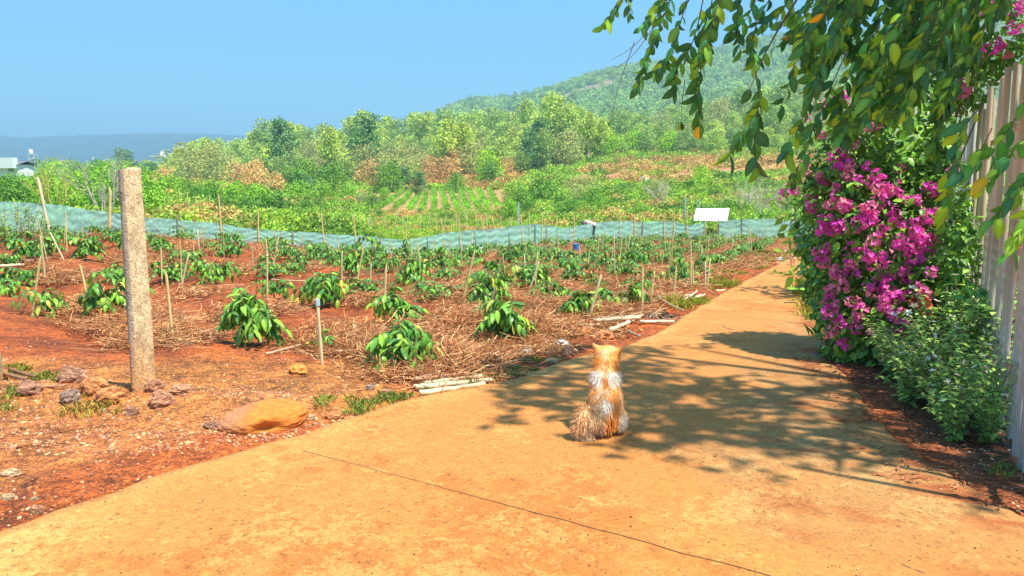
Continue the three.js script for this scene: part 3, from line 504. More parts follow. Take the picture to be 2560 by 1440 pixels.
[[1040, 978, 1228, 956, .024, PALE, 'long pale cut pole, frontmost of the bundle at the road edge'], [1050, 990, 1212, 966, .022, PALE, 'pale cut pole lying second in the bundle at the road edge'], [1062, 968, 1205, 948, .024, PALE, 'pale cut pole at the back of the bundle at the road edge'], [1035, 970, 1120, 962, .015, PALE, 'short pale cut pole at the left end of the bundle'], [1030, 964, 1168, 946, .016, [.6, .30, .16], 'reddish cut pole on top of the bundle at the road edge'], [1040, 962, 1115, 938, .017, [.55, .40, .27], 'brown split stick jutting up left from the bundle']].forEach((q, k) => log(...q, 'cut_pole', 'pole', k > 3 ? .03 : 0, .01, 'cut poles at the road edge'));
[[1408, 796, 1500, 812, .022, BONE, 'crooked bleached stick reaching left from the heap'], [1494, 806, 1600, 812, .024, BONE, 'bleached stick lying level at the back of the heap'], [1482, 816, 1600, 816, .027, BONE, 'thick bleached stick across the middle of the heap'], [1526, 830, 1606, 804, .026, BONE, 'bleached stick slanting up to the right through the heap'], [1600, 818, 1684, 812, .023, [.78, .68, .5], 'straight pale stick reaching right from the heap'], [1442, 826, 1500, 826, .022, [.66, .5, .3], 'short tan stick left of the heap'], [1570, 830, 1600, 845, .016, [.5, .34, .22], 'brown stub below the heap'], [1556, 800, 1544, 822, .011, BONE, 'short forked stick lying across the heap']].forEach((q, k) => log(...q, 'bleached_stick', 'stick', k % 3 * .022, .02, 'bleached sticks by the road'));
[[1684, 744, 1735, 740, .016, BONE, 'pale stick left of the twig pile up the road'], [1712, 752, 1742, 738, .018, BONE, 'first of the short sticks in the twig pile up the road'], [1722, 754, 1752, 742, .018, [.6, .5, .38], 'second of the short sticks in the twig pile up the road'], [1738, 752, 1762, 743, .016, BONE, 'third of the short sticks in the twig pile up the road'], [1790, 737, 1812, 733, .02, PALE, 'single pale stick at the grass beside the narrow road'], [1645, 763, 1708, 788, .012, [.6, .45, .28], 'thin stick pointing at the road beside the palm husk']].forEach((q, k) => log(...q, 'bleached_stick', 'stick', .01 * k, .02, 'bleached sticks by the road'));
log(1822, 808, 1834, 828, .008, [.30, .15, .07], 'bent twig lying in the sunlit road', 'twig', 'twig', 0, .15);
log(2010, 944, 2085, 934, .007, [.16, .08, .05], 'dark twig on the grey slab below the flowers', 'twig', 'twig', 0, .06);
log(2080, 1070, 2175, 1050, .006, [.20, .10, .06], 'long thin twig on the shaded slab', 'twig', 'twig', 0, .06);
log(925, 1066, 972, 1080, .006, [.28, .13, .06], 'thin twig on the sunlit slab, left', 'twig', 'twig', 0, .03);
log(2240, 1412, 2330, 1448, .006, [.24, .12, .06], 'thin twig at the bottom edge of the picture, right', 'twig', 'twig', 0, .02);
log(2130, 1328, 2160, 1336, .005, [.24, .12, .06], 'short twig on the sunlit road, right', 'twig', 'twig', 0, .02);
log(665, 893, 752, 868, .013, [.60, .42, .26], 'thick dry branch under the bush right of the post', 'dry_branch', 'branch', .02, .05);
log(838, 892, 900, 884, .012, [.58, .38, .22], 'dry branch leaning out of the brush behind the capped stake', 'dry_branch', 'branch', .04, .12);
log(438, 857, 482, 872, .014, [.20, .10, .07], 'dark rotting branch at the foot of the straight stake', 'dry_branch', 'branch', 0, .03);
log(680, 706, 800, 712, .016, [.66, .47, .28], 'long dry branch lying across mid-field left of the wide bush', 'dry_branch', 'branch', .03, .04);
log(0, 944, 66, 968, .018, BROWN, 'long rotting plank at the left edge', 'rotting_plank', 'plank', .02, 0);
log(26, 940, 90, 966, .015, [.34, .16, .09], 'rotting plank behind the long one at the left edge', 'rotting_plank', 'plank', .04, 0);
log(122, 968, 165, 1004, .010, [.55, .30, .18], 'curved dry stem before the rocks left of the post', 'dry_branch', 'branch', .02, .25);
log(0, 672, 60, 668, .03, PALE, 'pale pole lying in the field at the far left edge', 'cut_pole', 'pole', .02, .01);
log(20, 664, 128, 656, .035, [.28, .13, .10], 'dark log lying in the field behind the pale pole', 'fallen_log', 'log', .01, .02);
{ // litter and fallen leaves
  const crumple = (px, py, w, c, label, name, cat, seed) => { const p = spot(px, py), s = -p.z / FPX, m = solo(name, rockGeo(seed, w * s / 2, w * s * .28, w * s * .38, .9, 2, c, .4), M.plain, label, cat); m.position.copy(p).add(V(0, w * s * .12, 0)); m.rotation.y = seed; };
  crumple(1405, 868, 34, [.68, .63, .54], 'crumpled whitish rag on the red rock at the road edge', 'rag', 'rag', 2); crumple(1232, 962 - 60, 22, [.5, .48, .45], 'torn scrap of pale paper behind the road edge', 'paper_scrap', 'litter', 5); crumple(925, 970, 22, [.10, .12, .13], 'dark crumpled plastic bag under the brush near the road', 'plastic_bag', 'bag', 9); crumple(1320, 880, 30, [.55, .5, .42], 'pale scrap of paper left of the rag', 'paper_scrap', 'litter', 12);
  crumple(1745, 716, 8, [.85, .82, .75], 'small white bottle standing in the brush by the narrow road', 'bottle', 'bottle', 7); crumple(745, 932, 46, [.80, .33, .06], 'crumpled orange sack half buried before the capped stake', 'sack', 'sack', 15);
  crumple(1965, 636, 22, [.85, .85, .82], 'white plastic bag on the verge by the small dog', 'plastic_bag', 'bag', 21); crumple(1950, 650, 18, [.45, .5, .55], 'grey plastic bag on the verge by the small dog', 'plastic_bag', 'bag', 23);
  // the shaggy grey palm husk
  const p = spot(1640, 790), s = -p.z / FPX, R = rand(5), g = new Geo(); for (let k = 0; k < 320; k++) { const a = R() * 6.28, r = Math.sqrt(R()) * 34 * s, o = V(Math.cos(a) * r * 1.2, 4 * s + 22 * s * (1 - r / (36 * s)) * R(), Math.sin(a) * r * .7), d = V(Math.cos(a) + (R() - .5), .25 - R() * .6, Math.sin(a) + (R() - .5)).normalize(); g.diamond(o, d, V().crossVectors(d, V(0, 1, 0)).normalize(), 20 * s * (.5 + R()), 1.6 * s, jit(R() < .5 ? [.36, .32, .28] : [.16, .12, .10], R, .2), .3); }
  solo('palm_husk', g.build(), M.plain, 'shaggy grey heap of dead palm fibre at the road edge', 'husk').position.copy(p);
  const fl = [[2115, 990, .05, [.75, .45, .03], 'yellow fallen leaf on the grey slab, the brightest'], [2015, 1028, .022, [.55, .45, .05], 'small yellow-green fallen leaf on the grey slab'], [2237, 998, .07, [.35, .36, .06], 'olive fallen leaf at the edge of the weeds'], [2165, 1058, .06, [.34, .20, .05], 'brown fallen leaf on the shaded slab'], [1985, 668, .13, [.34, .14, .06], 'dry brown leaf on the far road'], [1790, 1145, .03, [.3, .12, .05], 'small dry leaf near the shadow edge']];
  for (const [px, py, L, c, label] of fl) { const q = at(px, py), m = solo('fallen_leaf', leafShape({ n: 5, width: .6, droop: -.3, fold: .3, colour: c }), M.leaf, label, 'leaf'); m.scale.setScalar(L); m.position.set(q.x - L / 2, base(q.x, -q.z) + .022, q.z); m.rotation.y = px; }
  const pf = [[2035, 893], [2050, 868], [2103, 921], [2170, 934], [2200, 958]]; pf.forEach(([px, py]) => { const q = spot(px, py), m = solo('fallen_bract', leafShape({ n: 4, width: .9, droop: -.4, fold: .5, colour: [.60, .12, .55] }), M.bract, 'purple fallen bract on the ground below the flowering bush', 'petal', 'bracts fallen below the flowering bush'); m.scale.setScalar(.045); m.position.copy(q).setY(base(q.x, -q.z) + .02); m.rotation.y = py; });
}

/* ---------------------------------------------------------------- plastic sheet round the field, its poles */
const sheetTop = [[-120, 502], [0, 504], [100, 507], [200, 520], [300, 535], [370, 545], [450, 549], [560, 560], [640, 573], [735, 578], [800, 583], [880, 588], [960, 595], [1015, 600], [1060, 593], [1110, 582], [1200, 574], [1290, 565], [1340, 559], [1385, 566], [1410, 571], [1440, 565], [1500, 555], [1560, 553], [1640, 554], [1690, 555], [1720, 563], [1762, 554], [1795, 553], [1850, 548], [1980, 547], [2020, 556], [2090, 577]];
const ties = [-100, 100, 280, 445, 553, 645, 732, 806, 886, 950, 1015, 1070, 1110, 1148, 1190, 1210, 1240, 1275, 1305, 1338, 1366, 1436, 1498, 1550, 1588, 1606, 1660, 1685, 1716, 1762, 1797, 1855, 1980, 2085];
function sheet(x0, x1, label, seed) {
  const nx = Math.round((x1 - x0) / 2.4), ny = 16, P = [], I = [];
  for (let i = 0; i <= nx; i++) {
    const px = mix(x0, x1, i / nx), d = fenceDepth(px), top = at(px, piece(sheetTop, px), d), x = top.x, bot = height(x, d) - .02;
    let near = 1e9, side = 0; for (const t of ties) if (Math.abs(px - t) < near) { near = Math.abs(px - t); side = Math.sign(px - t); }
    for (let j = 0; j <= ny; j++) {
      const t = j / ny, fan = Math.exp(-near / 22);
      // slack folds: long shallow waves that gather and fan out from each tie
      const ph = t * 30 + seed + px * .012 + 4 * fbm(px / 60, t * 1.2, seed), f = .007 * Math.sin(ph * .7) * (1 - .5 * fan) + .06 * fbm(px / 40, t * 2.4, seed + 3) + .020 * fan * Math.sin(t * 22 - near * .18) + .02 * fbm(px / 12, t * 2, seed);
      const y = mix(top.y, bot, t); P.push(x, y + .01 * Math.sin(px * .05 + t * 9), -(d + f - .05)); 
      if (i && j) { const q = i * (ny + 1) + j, p = q - ny - 1; I.push(p - 1, p, q - 1, p, q, q - 1); }
    }
  }
  const g = new THREE.BufferGeometry(); g.setAttribute('position', new THREE.Float32BufferAttribute(P, 3)); g.setIndex(I); g.computeVertexNormals();
  return solo('plastic_sheet', g, M.sheet, label, 'plastic sheet', 'plastic sheets round the field');
}
sheet(-120, 1392, 'long translucent plastic sheet fencing the left and middle of the field', 1);
sheet(1394, 1762, 'translucent plastic sheet left of the gap below the white roof', 2);
sheet(1796, 2090, 'translucent plastic sheet right of the gap below the white roof', 3);
[[128, 612, 95, 447, 1, 'thick crooked pole leaning left, tallest of the sheet fence'], [281, 700, 276, 472, 0, 'tall crooked pole before the sheet left of the concrete post'], [445, 606, 443, 540, 3, 'dark sheet pole right of the concrete post'], [555, 607, 547, 490, 0, 'tall pale sheet pole bent near its top'], [647, 619, 645, 525, 0, 'tall pale sheet pole left of mid-field'], [734, 624, 731, 578, 3, 0], [812, 622, 804, 540, 0, 0], [891, 624, 884, 540, 0, 0], [954, 624, 948, 582, 3, 0], [1016, 628, 1014, 556, 0, 0], [1072, 634, 1067, 590, 3, 0], [1114, 634, 1103, 548, 0, 0], [1152, 634, 1147, 549, 0, 0], [1191, 630, 1186, 574, 3, 0], [1221, 624, 1202, 545, 0, 0], [1247, 610, 1231, 548, 0, 0], [1277, 616, 1270, 570, 3, 0], [1308, 604, 1302, 540, 0, 0], [1325, 602, 1323, 537, 0, 0], [1338, 602, 1338, 559, 3, 0], [1355, 597, 1355, 534, 0, 0], [1367, 600, 1365, 560, 3, 0], [1436, 600, 1435, 534, 0, 0], [1550, 598, 1549, 531, 0, 0], [1587, 614, 1586, 536, 0, 0], [1606, 594, 1607, 552, 3, 0], [1660, 614, 1659, 538, 0, 0], [1685, 584, 1685, 527, 0, 0], [1716, 597, 1718, 529, 0, 0], [1761, 585, 1763, 549, 0, 'pole at the left side of the gap in the sheet'], [1797, 585, 1797, 544, 3, 'pole at the right side of the gap in the sheet'], [1855, 577, 1855, 524, 3, 'dark pole in the sheet right of the gap'], [1980, 592, 1981, 522, 1, 'last pole of the sheet before the road']]
  .forEach(([bx, by, tx, ty, k, label]) => { const d = fenceDepth(bx) - .09, b = at(bx, by, d); b.y = height(b.x, d) - .04; const t = at(tx, ty, d); stake(b, t, bx < 300 ? .045 : .026, k, label || (k === 3 ? (bx < 1300 ? 'short dark pole holding the sheet along the middle of the field' : 'short dark pole holding the sheet behind the blue drum') : bx < 1160 ? 'thin pale pole standing above the sagging middle of the sheet' : bx < 1400 ? 'thin pale pole in the close-set run left of the papaya' : 'thin pale pole in the sheet between the papaya and the white roof'), 'fence_pole', 'pole', 'poles of the plastic sheet fence'); });
{ // white sheet roof on posts behind the gap, blue drum, worker, papaya
  const o = thing('shed', 'low shed with a sloping white sheet roof beyond the gap', 'shed', V(0, 0, 0));
  const A = at(1741, 521, 47.6), B = at(1824, 521, 47.6), Cc = at(1817, 553, 46), D = at(1733, 551, 46), g = new Geo(), q = V(0, -.03, 0), vs = [A, B, Cc, D].map(p => g.v(p.x, p.y, p.z, [.80, .84, .86])), us = [A, B, Cc, D].map(p => g.v(p.x, p.y - .03, p.z, [.6, .62, .64]));
  g.tri(vs[0], vs[3], vs[1]); g.tri(vs[1], vs[3], vs[2]); g.tri(us[0], us[1], us[3]); g.tri(us[1], us[2], us[3]); for (let k = 0; k < 4; k++) { const n = (k + 1) % 4; g.tri(vs[k], vs[n], us[k]); g.tri(vs[n], us[n], us[k]); }
  const gg = g.build().toNonIndexed(); gg.computeVertexNormals(); const roof = part('roof', gg, M.white, o);
  for (const [px, py] of [[1806, 527], [1801, 536], [1797, 543], [1795, 549]]) { const w = new Geo(), dd = mix(47.6, 46, (py - 521) / 31) - .06, a = at(px, py, dd), b = at(px + 10, py + 2, dd); w.tube([a, b], .018, 4, [.2, .22, .25]); part('batten', w.build(), M.plain, roof); }
  for (const p of [A, B, Cc, D]) { const w = new Geo(); w.tube([V(p.x, height(p.x, -p.z) - .1, p.z), p.clone().add(q)], .035, 6, [.4, .3, .2]); part('leg', w.build(), M.wood, o); }
  const dp = spot(1441, 634), ds = -dp.z / FPX, dr = thing('drum', 'blue plastic drum standing among the coffee bushes', 'drum', dp), R0 = 9.5 * ds, H0 = 24 * ds, prof = [[0, 0], [.94, 0], [1, .03], [1, .30], [1.04, .33], [1, .36], [1, .64], [1.04, .67], [1, .70], [.99, .95], [1.03, .97], [1.03, 1], [.92, 1], [.90, .93], [0, .93]].map(([a, b]) => new THREE.Vector2(a * R0, b * H0));
  part('body', new THREE.LatheGeometry(prof, 28), new THREE.MeshStandardMaterial({ color: lin(.045, .22, .50), roughness: .45, side: THREE.DoubleSide }), dr); part('rim', new THREE.TorusGeometry(R0 * 1.0, R0 * .06, 6, 28).rotateX(Math.PI / 2).translate(0, H0, 0), new THREE.MeshStandardMaterial({ color: lin(.08, .30, .58), roughness: .45 }), dr);
}

/* ---------------------------------------------------------------- soft bodies: distance field of tapered limbs, meshed */
function body(bones, lo, hi, res, k = .03) {
  const size = Math.max(hi.x - lo.x, hi.y - lo.y, hi.z - lo.z), c = lo.clone().add(hi).multiplyScalar(.5), mc = new MarchingCubes(res, new THREE.MeshBasicMaterial(), false, false, 400000), half = res / 2;
  const dist = p => { let r = 1e3; for (const [a, b, ra, rb, sx] of bones) { const ab = V().subVectors(b, a), t = clamp(V().subVectors(p, a).dot(ab) / Math.max(1e-9, ab.lengthSq())), q = V().copy(a).addScaledVector(ab, t), dx = (p.x - q.x) / (sx ?? 1), d = Math.sqrt(dx * dx + (p.y - q.y) ** 2 + (p.z - q.z) ** 2) - mix(ra, rb, t), h = clamp(.5 + .5 * (r - d) / k); r = mix(r, d, h) - k * h * (1 - h); } return r; };
  const p = V(); mc.isolation = 0;
  for (let z = 0; z < res; z++) for (let y = 0; y < res; y++) for (let x = 0; x < res; x++) { p.set((x - half) / half, (y - half) / half, (z - half) / half).multiplyScalar(size / 2).add(c); mc.field[x + y * res + z * res * res] = -dist(p); }
  mc.update(); const n = mc.count, g = new THREE.BufferGeometry(), P = new Float32Array(n * 3), N = new Float32Array(n * 3), e = .002, gr = q => V(dist(V(q.x + e, q.y, q.z)) - dist(V(q.x - e, q.y, q.z)), dist(V(q.x, q.y + e, q.z)) - dist(V(q.x, q.y - e, q.z)), dist(V(q.x, q.y, q.z + e)) - dist(V(q.x, q.y, q.z - e))).normalize();
  for (let i = 0; i < n; i++) { const v = V(mc.positionArray[i * 3], mc.positionArray[i * 3 + 1], mc.positionArray[i * 3 + 2]).multiplyScalar(size / 2).add(c), m = gr(v); P.set([v.x, v.y, v.z], i * 3); N.set([m.x, m.y, m.z], i * 3); }
  g.setAttribute('position', new THREE.BufferAttribute(P, 3)); g.setAttribute('normal', new THREE.BufferAttribute(N, 3)); return g;
}
function paint(g, fn) { const P = g.attributes.position, C = new Float32Array(P.count * 3); for (let i = 0; i < P.count; i++) C.set(fn(V().fromBufferAttribute(P, i)), i * 3); g.setAttribute('color', new THREE.BufferAttribute(C, 3)); return g; }
{ // the sitting dog, seen from behind, looking up the road
  const J = (a, b, ra, rb, sx) => [V(...a), V(...b), ra, rb, sx];
  const bones = [J([0, .105, .045], [0, .22, .025], .102, .094, 1.1), J([0, .22, .025], [0, .345, -.03], .090, .084, 1.14), J([0, .345, -.03], [.004, .43, -.065], .080, .068, 1.12), J([.004, .43, -.065], [.008, .478, -.095], .066, .064, 1.14), J([.028, .468, -.125], [.075, .452, -.185], .036, .023),
    J([.075, .10, .03], [.10, .085, -.07], .075, .048), J([.10, .085, -.07], [.10, .03, .02], .036, .022), J([.10, .03, .03], [.112, .018, -.07], .022, .020),
    J([-.075, .10, .03], [-.10, .085, -.07], .075, .048), J([-.10, .085, -.07], [-.10, .03, .02], .036, .022), J([-.10, .03, .03], [-.112, .018, -.07], .022, .020),
    J([.05, .30, -.06], [.052, .15, -.115], .045, .028), J([.052, .15, -.115], [.052, .02, -.12], .026, .020), J([.052, .018, -.12], [.054, .014, -.15], .022, .018),
    J([-.05, .30, -.06], [-.052, .15, -.115], .045, .028), J([-.052, .15, -.115], [-.052, .02, -.12], .026, .020), J([-.052, .018, -.12], [-.054, .014, -.15], .022, .018),
    J([.056, .495, -.09], [.108, .522, -.09], .030, .010, 1), J([-.050, .505, -.09], [-.088, .545, -.09], .028, .010, 1),
    J([0, .085, .12], [-.06, .12, .155], .030, .038), J([-.06, .12, .155], [-.135, .135, .165], .042, .048), J([-.135, .135, .165], [-.16, .075, .17], .048, .042), J([-.16, .075, .17], [-.10, .03, .175], .040, .028)];
  const OR = [.86, .40, .10], DEEP = [.78, .27, .04], CREAM = [.90, .64, .37], WHT = [.93, .87, .75];
  const coat = p => {
    const n = fbm(p.x * 14, p.y * 14, p.z * 14) , tail = p.z > .115 && p.x < -.015 + .2 * (p.z - .115) || p.x < -.118;
    if (tail) return lerp3(CREAM, [.86, .54, .27], ss(.1, .35, n + .2));
    if (p.y > .40) return lerp3(OR, CREAM, ss(-.05, .25, n + ss(.05, .0, Math.abs(p.x)) * .05) * .7);
    let c = lerp3(OR, CREAM, ss(.0, .3, n + .12));
    const ruff = ss(.30, .335, p.y + n * .03) * ss(.41, .385, p.y + n * .03) * ss(.006, .03, Math.abs(p.x) + (p.y - .36) * .25 + n * .02); c = lerp3(c, WHT, ruff);
    c = lerp3(c, DEEP, ss(.03, .0, Math.abs(p.x + n * .03)) * ss(.27, .31, p.y) * ss(.40, .36, p.y) * .7);
    const v = ss(.265, .235, p.y + Math.abs(p.x) * .9 + n * .05) * ss(.10, .14, p.y + p.x * .5 + n * .03) * ss(.045, .0, p.x + n * .05 - (p.y - .15) * .25); c = lerp3(c, WHT, v);
    c = lerp3(c, DEEP, ss(.17, .13, p.y + n * .04 - p.x * .2) * ss(-.03, .01, p.x + n * .03) * ss(.11, .085, p.x) * .9);
    if (p.x > .085 && p.y < .13) c = lerp3(c, WHT, .6); if (p.y < .03) c = CREAM; return c;
  };
  const base3 = at(1512, 1083), s = 1.0, g = body(bones, V(-.24, -.01, -.24), V(.16, .58, .24), 76, .028); paint(g, coat);
  const o = thing('dog', 'fluffy orange and white dog sitting in the road with its back turned', 'dog', V(base3.x, base(base3.x, -base3.z) + .012, base3.z), -.12); o.scale.set(s * .93, s, s);
  part('body', g, M.fur, o);
  const R = rand(12), P = g.attributes.position, N = g.attributes.normal, f = new Geo(), nTri = P.count / 3;
  for (let k = 0; k < 13000; k++) {
    const i = (R() * nTri | 0) * 3, a = R(), b = R() * (1 - a), p = V().fromBufferAttribute(P, i).multiplyScalar(1 - a - b).addScaledVector(V().fromBufferAttribute(P, i + 1), a).addScaledVector(V().fromBufferAttribute(P, i + 2), b), n = V().fromBufferAttribute(N, i);
    const tail = p.z > .125 || p.x < -.118; if (p.y > .515 && R() < .85) continue;
    const flow = tail ? V(-.35, -.85, .2) : p.y > .44 ? V(0, .1, .3) : V(p.x * 1.5, -1, .25), d = n.clone().multiplyScalar(tail ? .75 : .42).add(flow.multiplyScalar(.55)).addScaledVector(unit(R), .30).normalize(), L = (tail ? .045 : p.y > .45 ? .014 : p.y > .33 ? .032 : p.y < .05 ? .010 : .027) * (.6 + .8 * R());
    const sd = V().crossVectors(d, n).normalize(), c = coat(p), q = .86 + .28 * R(); f.diamond(p.addScaledVector(n, -.003), d, sd, L * .95, .0014 + .0009 * R(), [c[0] * q, c[1] * q, c[2] * q], .12);
  }
  for (let k = 0; k < f.p.length; k += 3) if (f.p[k + 1] < .003) f.p[k + 1] = .003;
  part('fur', f.build(), M.fur, o).userData.kind = 'stuff';
  const eyeM = new THREE.MeshStandardMaterial({ color: lin(.01, .008, .006), roughness: .2 });
  part('nose', new THREE.SphereGeometry(.012, 10, 8).translate(.088, .456, -.204), eyeM, o); for (const [x, z] of [[.012, -.160], [.068, -.125]]) part('eye', new THREE.SphereGeometry(.007, 8, 6).translate(x, .49, z), eyeM, o);
  // the small dog far up the road, walking away
  const sb = [J([0, .22, .12], [0, .23, -.12], .070, .066, .9), J([0, .24, -.13], [0, .30, -.20], .05, .05), J([0, .30, -.20], [0, .285, -.28], .048, .022), J([.05, .20, .12], [.05, .11, .10], .045, .022), J([.05, .11, .10], [.05, .015, .13], .02, .017), J([-.05, .20, .12], [-.05, .11, .14], .045, .022), J([-.05, .11, .14], [-.05, .015, .10], .02, .017), J([.045, .18, -.12], [.045, .015, -.14], .03, .017), J([-.045, .18, -.12], [-.045, .015, -.10], .03, .017), J([0, .25, .15], [.02, .31, .20], .02, .02), J([.02, .31, .20], [.05, .35, .17], .02, .016), J([.03, .33, -.20], [.045, .37, -.20], .016, .005), J([-.03, .33, -.20], [-.045, .37, -.20], .016, .005)];
  const g2 = body(sb, V(-.14, -.01, -.32), V(.14, .4, .24), 48, .02); paint(g2, p => p.y > .265 && p.z > .06 ? [.20, .10, .06] : p.y > .26 ? [.5, .25, .12] : lerp3([.80, .58, .40], [.72, .40, .25], ss(.02, .06, Math.abs(p.x))));
  const b2 = at(1981, 663), o2 = thing('dog', 'small pale dog walking away far up the road', 'dog', V(b2.x, base(b2.x, -b2.z) + .012, b2.z), -.3); o2.scale.setScalar(.82); part('body', g2, M.fur, o2);
  // the worker stooping among the bushes near the sheet
  const pb = [J([.10, .85, 0], [.12, .45, .05], .085, .06), J([.12, .45, .05], [.10, .06, 0], .055, .04), J([-.10, .85, 0], [-.12, .45, .08], .085, .06), J([-.12, .45, .08], [-.10, .06, 0], .055, .04), J([.10, .04, 0], [.10, .03, .14], .035, .03), J([-.10, .04, 0], [-.10, .03, .14], .035, .03), J([0, .90, 0], [0, 1.02, .38], .13, .14, 1.25), J([0, 1.02, .38], [0, 1.0, .52], .06, .055), J([0, .99, .56], [0, .96, .62], .085, .08), J([.20, 1.0, .36], [.23, .72, .44], .045, .036), J([.23, .72, .44], [.18, .48, .50], .034, .026), J([-.20, 1.0, .36], [-.23, .72, .44], .045, .036), J([-.23, .72, .44], [-.18, .48, .50], .034, .026)];
  for (const sx of [1, -1]) for (let q = 0; q < 5; q++) pb.push(J([sx * (.18 + (q - 2) * .014), .47, .50], [sx * (.175 + (q - 2) * .018 + (q === 0 ? -.03 : 0)), q === 0 ? .42 : .385 + Math.abs(q - 2) * .008, .515], .010, .008));
  const g3 = body(pb, V(-.32, -.01, -.18), V(.32, 1.2, .74), 80, .035); paint(g3, p => p.z > .50 && p.y > .88 ? [.45, .26, .17] : p.y < .62 && p.z > .38 ? [.45, .26, .17] : p.y > .86 ? [.72, .50, .44] : p.y < .08 ? [.05, .04, .04] : [.05, .06, .10]);
  const b3 = at(1484, 604), w = thing('person', 'person in a pale pink top and dark trousers stooping among the back bushes', 'person', V(b3.x, base(b3.x, -b3.z), b3.z), -1.4); w.scale.setScalar(.92); part('body', g3, M.fur, w);
  const hat = new THREE.SphereGeometry(.105, 20, 12, 0, 6.283, 0, 1.7).scale(1, .9, 1.15).rotateX(1.1).translate(0, 1.0, .60); part('hat', hat, new THREE.MeshStandardMaterial({ color: lin(.05, .09, .22), roughness: .8, side: THREE.DoubleSide }), w);
}

/* ---------------------------------------------------------------- trees and shrubs of the middle distance */
function crownGeo(seed, { h, w, from = .3, blobs = 14, leaves = 900, size = .5, shape = 'tall', droop = .3, hollow = .3 }) {
  const R = rand(seed), g = new Geo(), B = [];
  for (let k = 0; k < blobs; k++) {
    const t = (k + .5) / blobs, y = h * mix(from, 1, t), prof = shape === 'tall' ? Math.sin(Math.PI * clamp(.12 + t * .82)) ** .8 : shape === 'round' ? Math.sqrt(Math.max(.05, 1 - (2 * t - .85) ** 2 * .9)) : Math.sqrt(Math.max(.04, 1 - t * t * .92)), a = k * 2.4 + R(), rr = w * .5 * prof * (.25 + .62 * R());
    B.push([V(Math.cos(a) * rr, y - (shape === 'tall' ? 0 : h * .06), Math.sin(a) * rr), w * (.17 + .13 * R()) * (.6 + .4 * prof), .78 + .44 * R()]);
  }
  for (let k = 0; k < leaves; k++) {
    const [c, r, tone] = B[R() * blobs | 0], u = unit(R); u.y *= .85; const p = c.clone().addScaledVector(u, r * Math.pow(R(), hollow)), d = u.clone().multiplyScalar(.7).addScaledVector(unit(R), .8).add(V(0, -droop, 0)).normalize(), s = V().crossVectors(d, unit(R)).normalize();
    if (p.y < .02) p.y = .02 + R() * .1; const q = tone * (.75 + .5 * R()); g.diamond(p, d, s, size * (.6 + .8 * R()), size * (.20 + .16 * R()), [q * (.92 + .16 * R()), q, q * (.85 + .3 * R())], droop * .3);
  }
  return { geo: g.build(), blobs: B };
}
function trunkGeo(seed, h, r, blobs, c = [.36, .30, .24], bend = .03) {
  const R = rand(seed), g = new Geo(), pts = []; for (let k = 0; k <= 6; k++) { const t = k / 6; pts.push(V((R() - .5) * bend * h * t, h * .93 * t - .2, (R() - .5) * bend * h * t)); }
  g.tube(pts, t => r * (1 - .8 * t), 6, c); for (const [p, br] of blobs) { const i = clamp((p.y - br * 1.6) / (h * .93), .1, .9) * 6, j = Math.min(5, i | 0), o = pts[j].clone().lerp(pts[j + 1], i - j); g.tube([o, o.clone().lerp(p, .55).add(V(0, -.04 * h * R(), 0)), p], t => r * .36 * (1 - .7 * t), 4, c, false); } return g.build();
}
function treeKind(seed, o, col, trunk, trunkCol) { const { geo, blobs } = crownGeo(seed, o), t = trunkGeo(seed + 1, o.h, trunk, blobs, trunkCol); const mat = leafy({ color: lin(...col), transmission: .20 }); return { h: o.h, make(name, label, cat, p, turn, sc, group, tint) { const g = thing(name, label, cat, p, turn, group); const wd = name.endsWith('tree') && o.h > 8 ? Math.max(1, 1.9 - .9 * sc) : 1; g.scale.set(sc * wd * (.85 + .3 * Math.abs(Math.sin(turn * 3))), sc, sc * wd * (.85 + .3 * Math.abs(Math.cos(turn * 3)))); part('trunk', t, M.wood, g); part('crown', geo, tint ?? mat, g); return g; }, mat }; }
const PALEBARK = [.62, .58, .52];
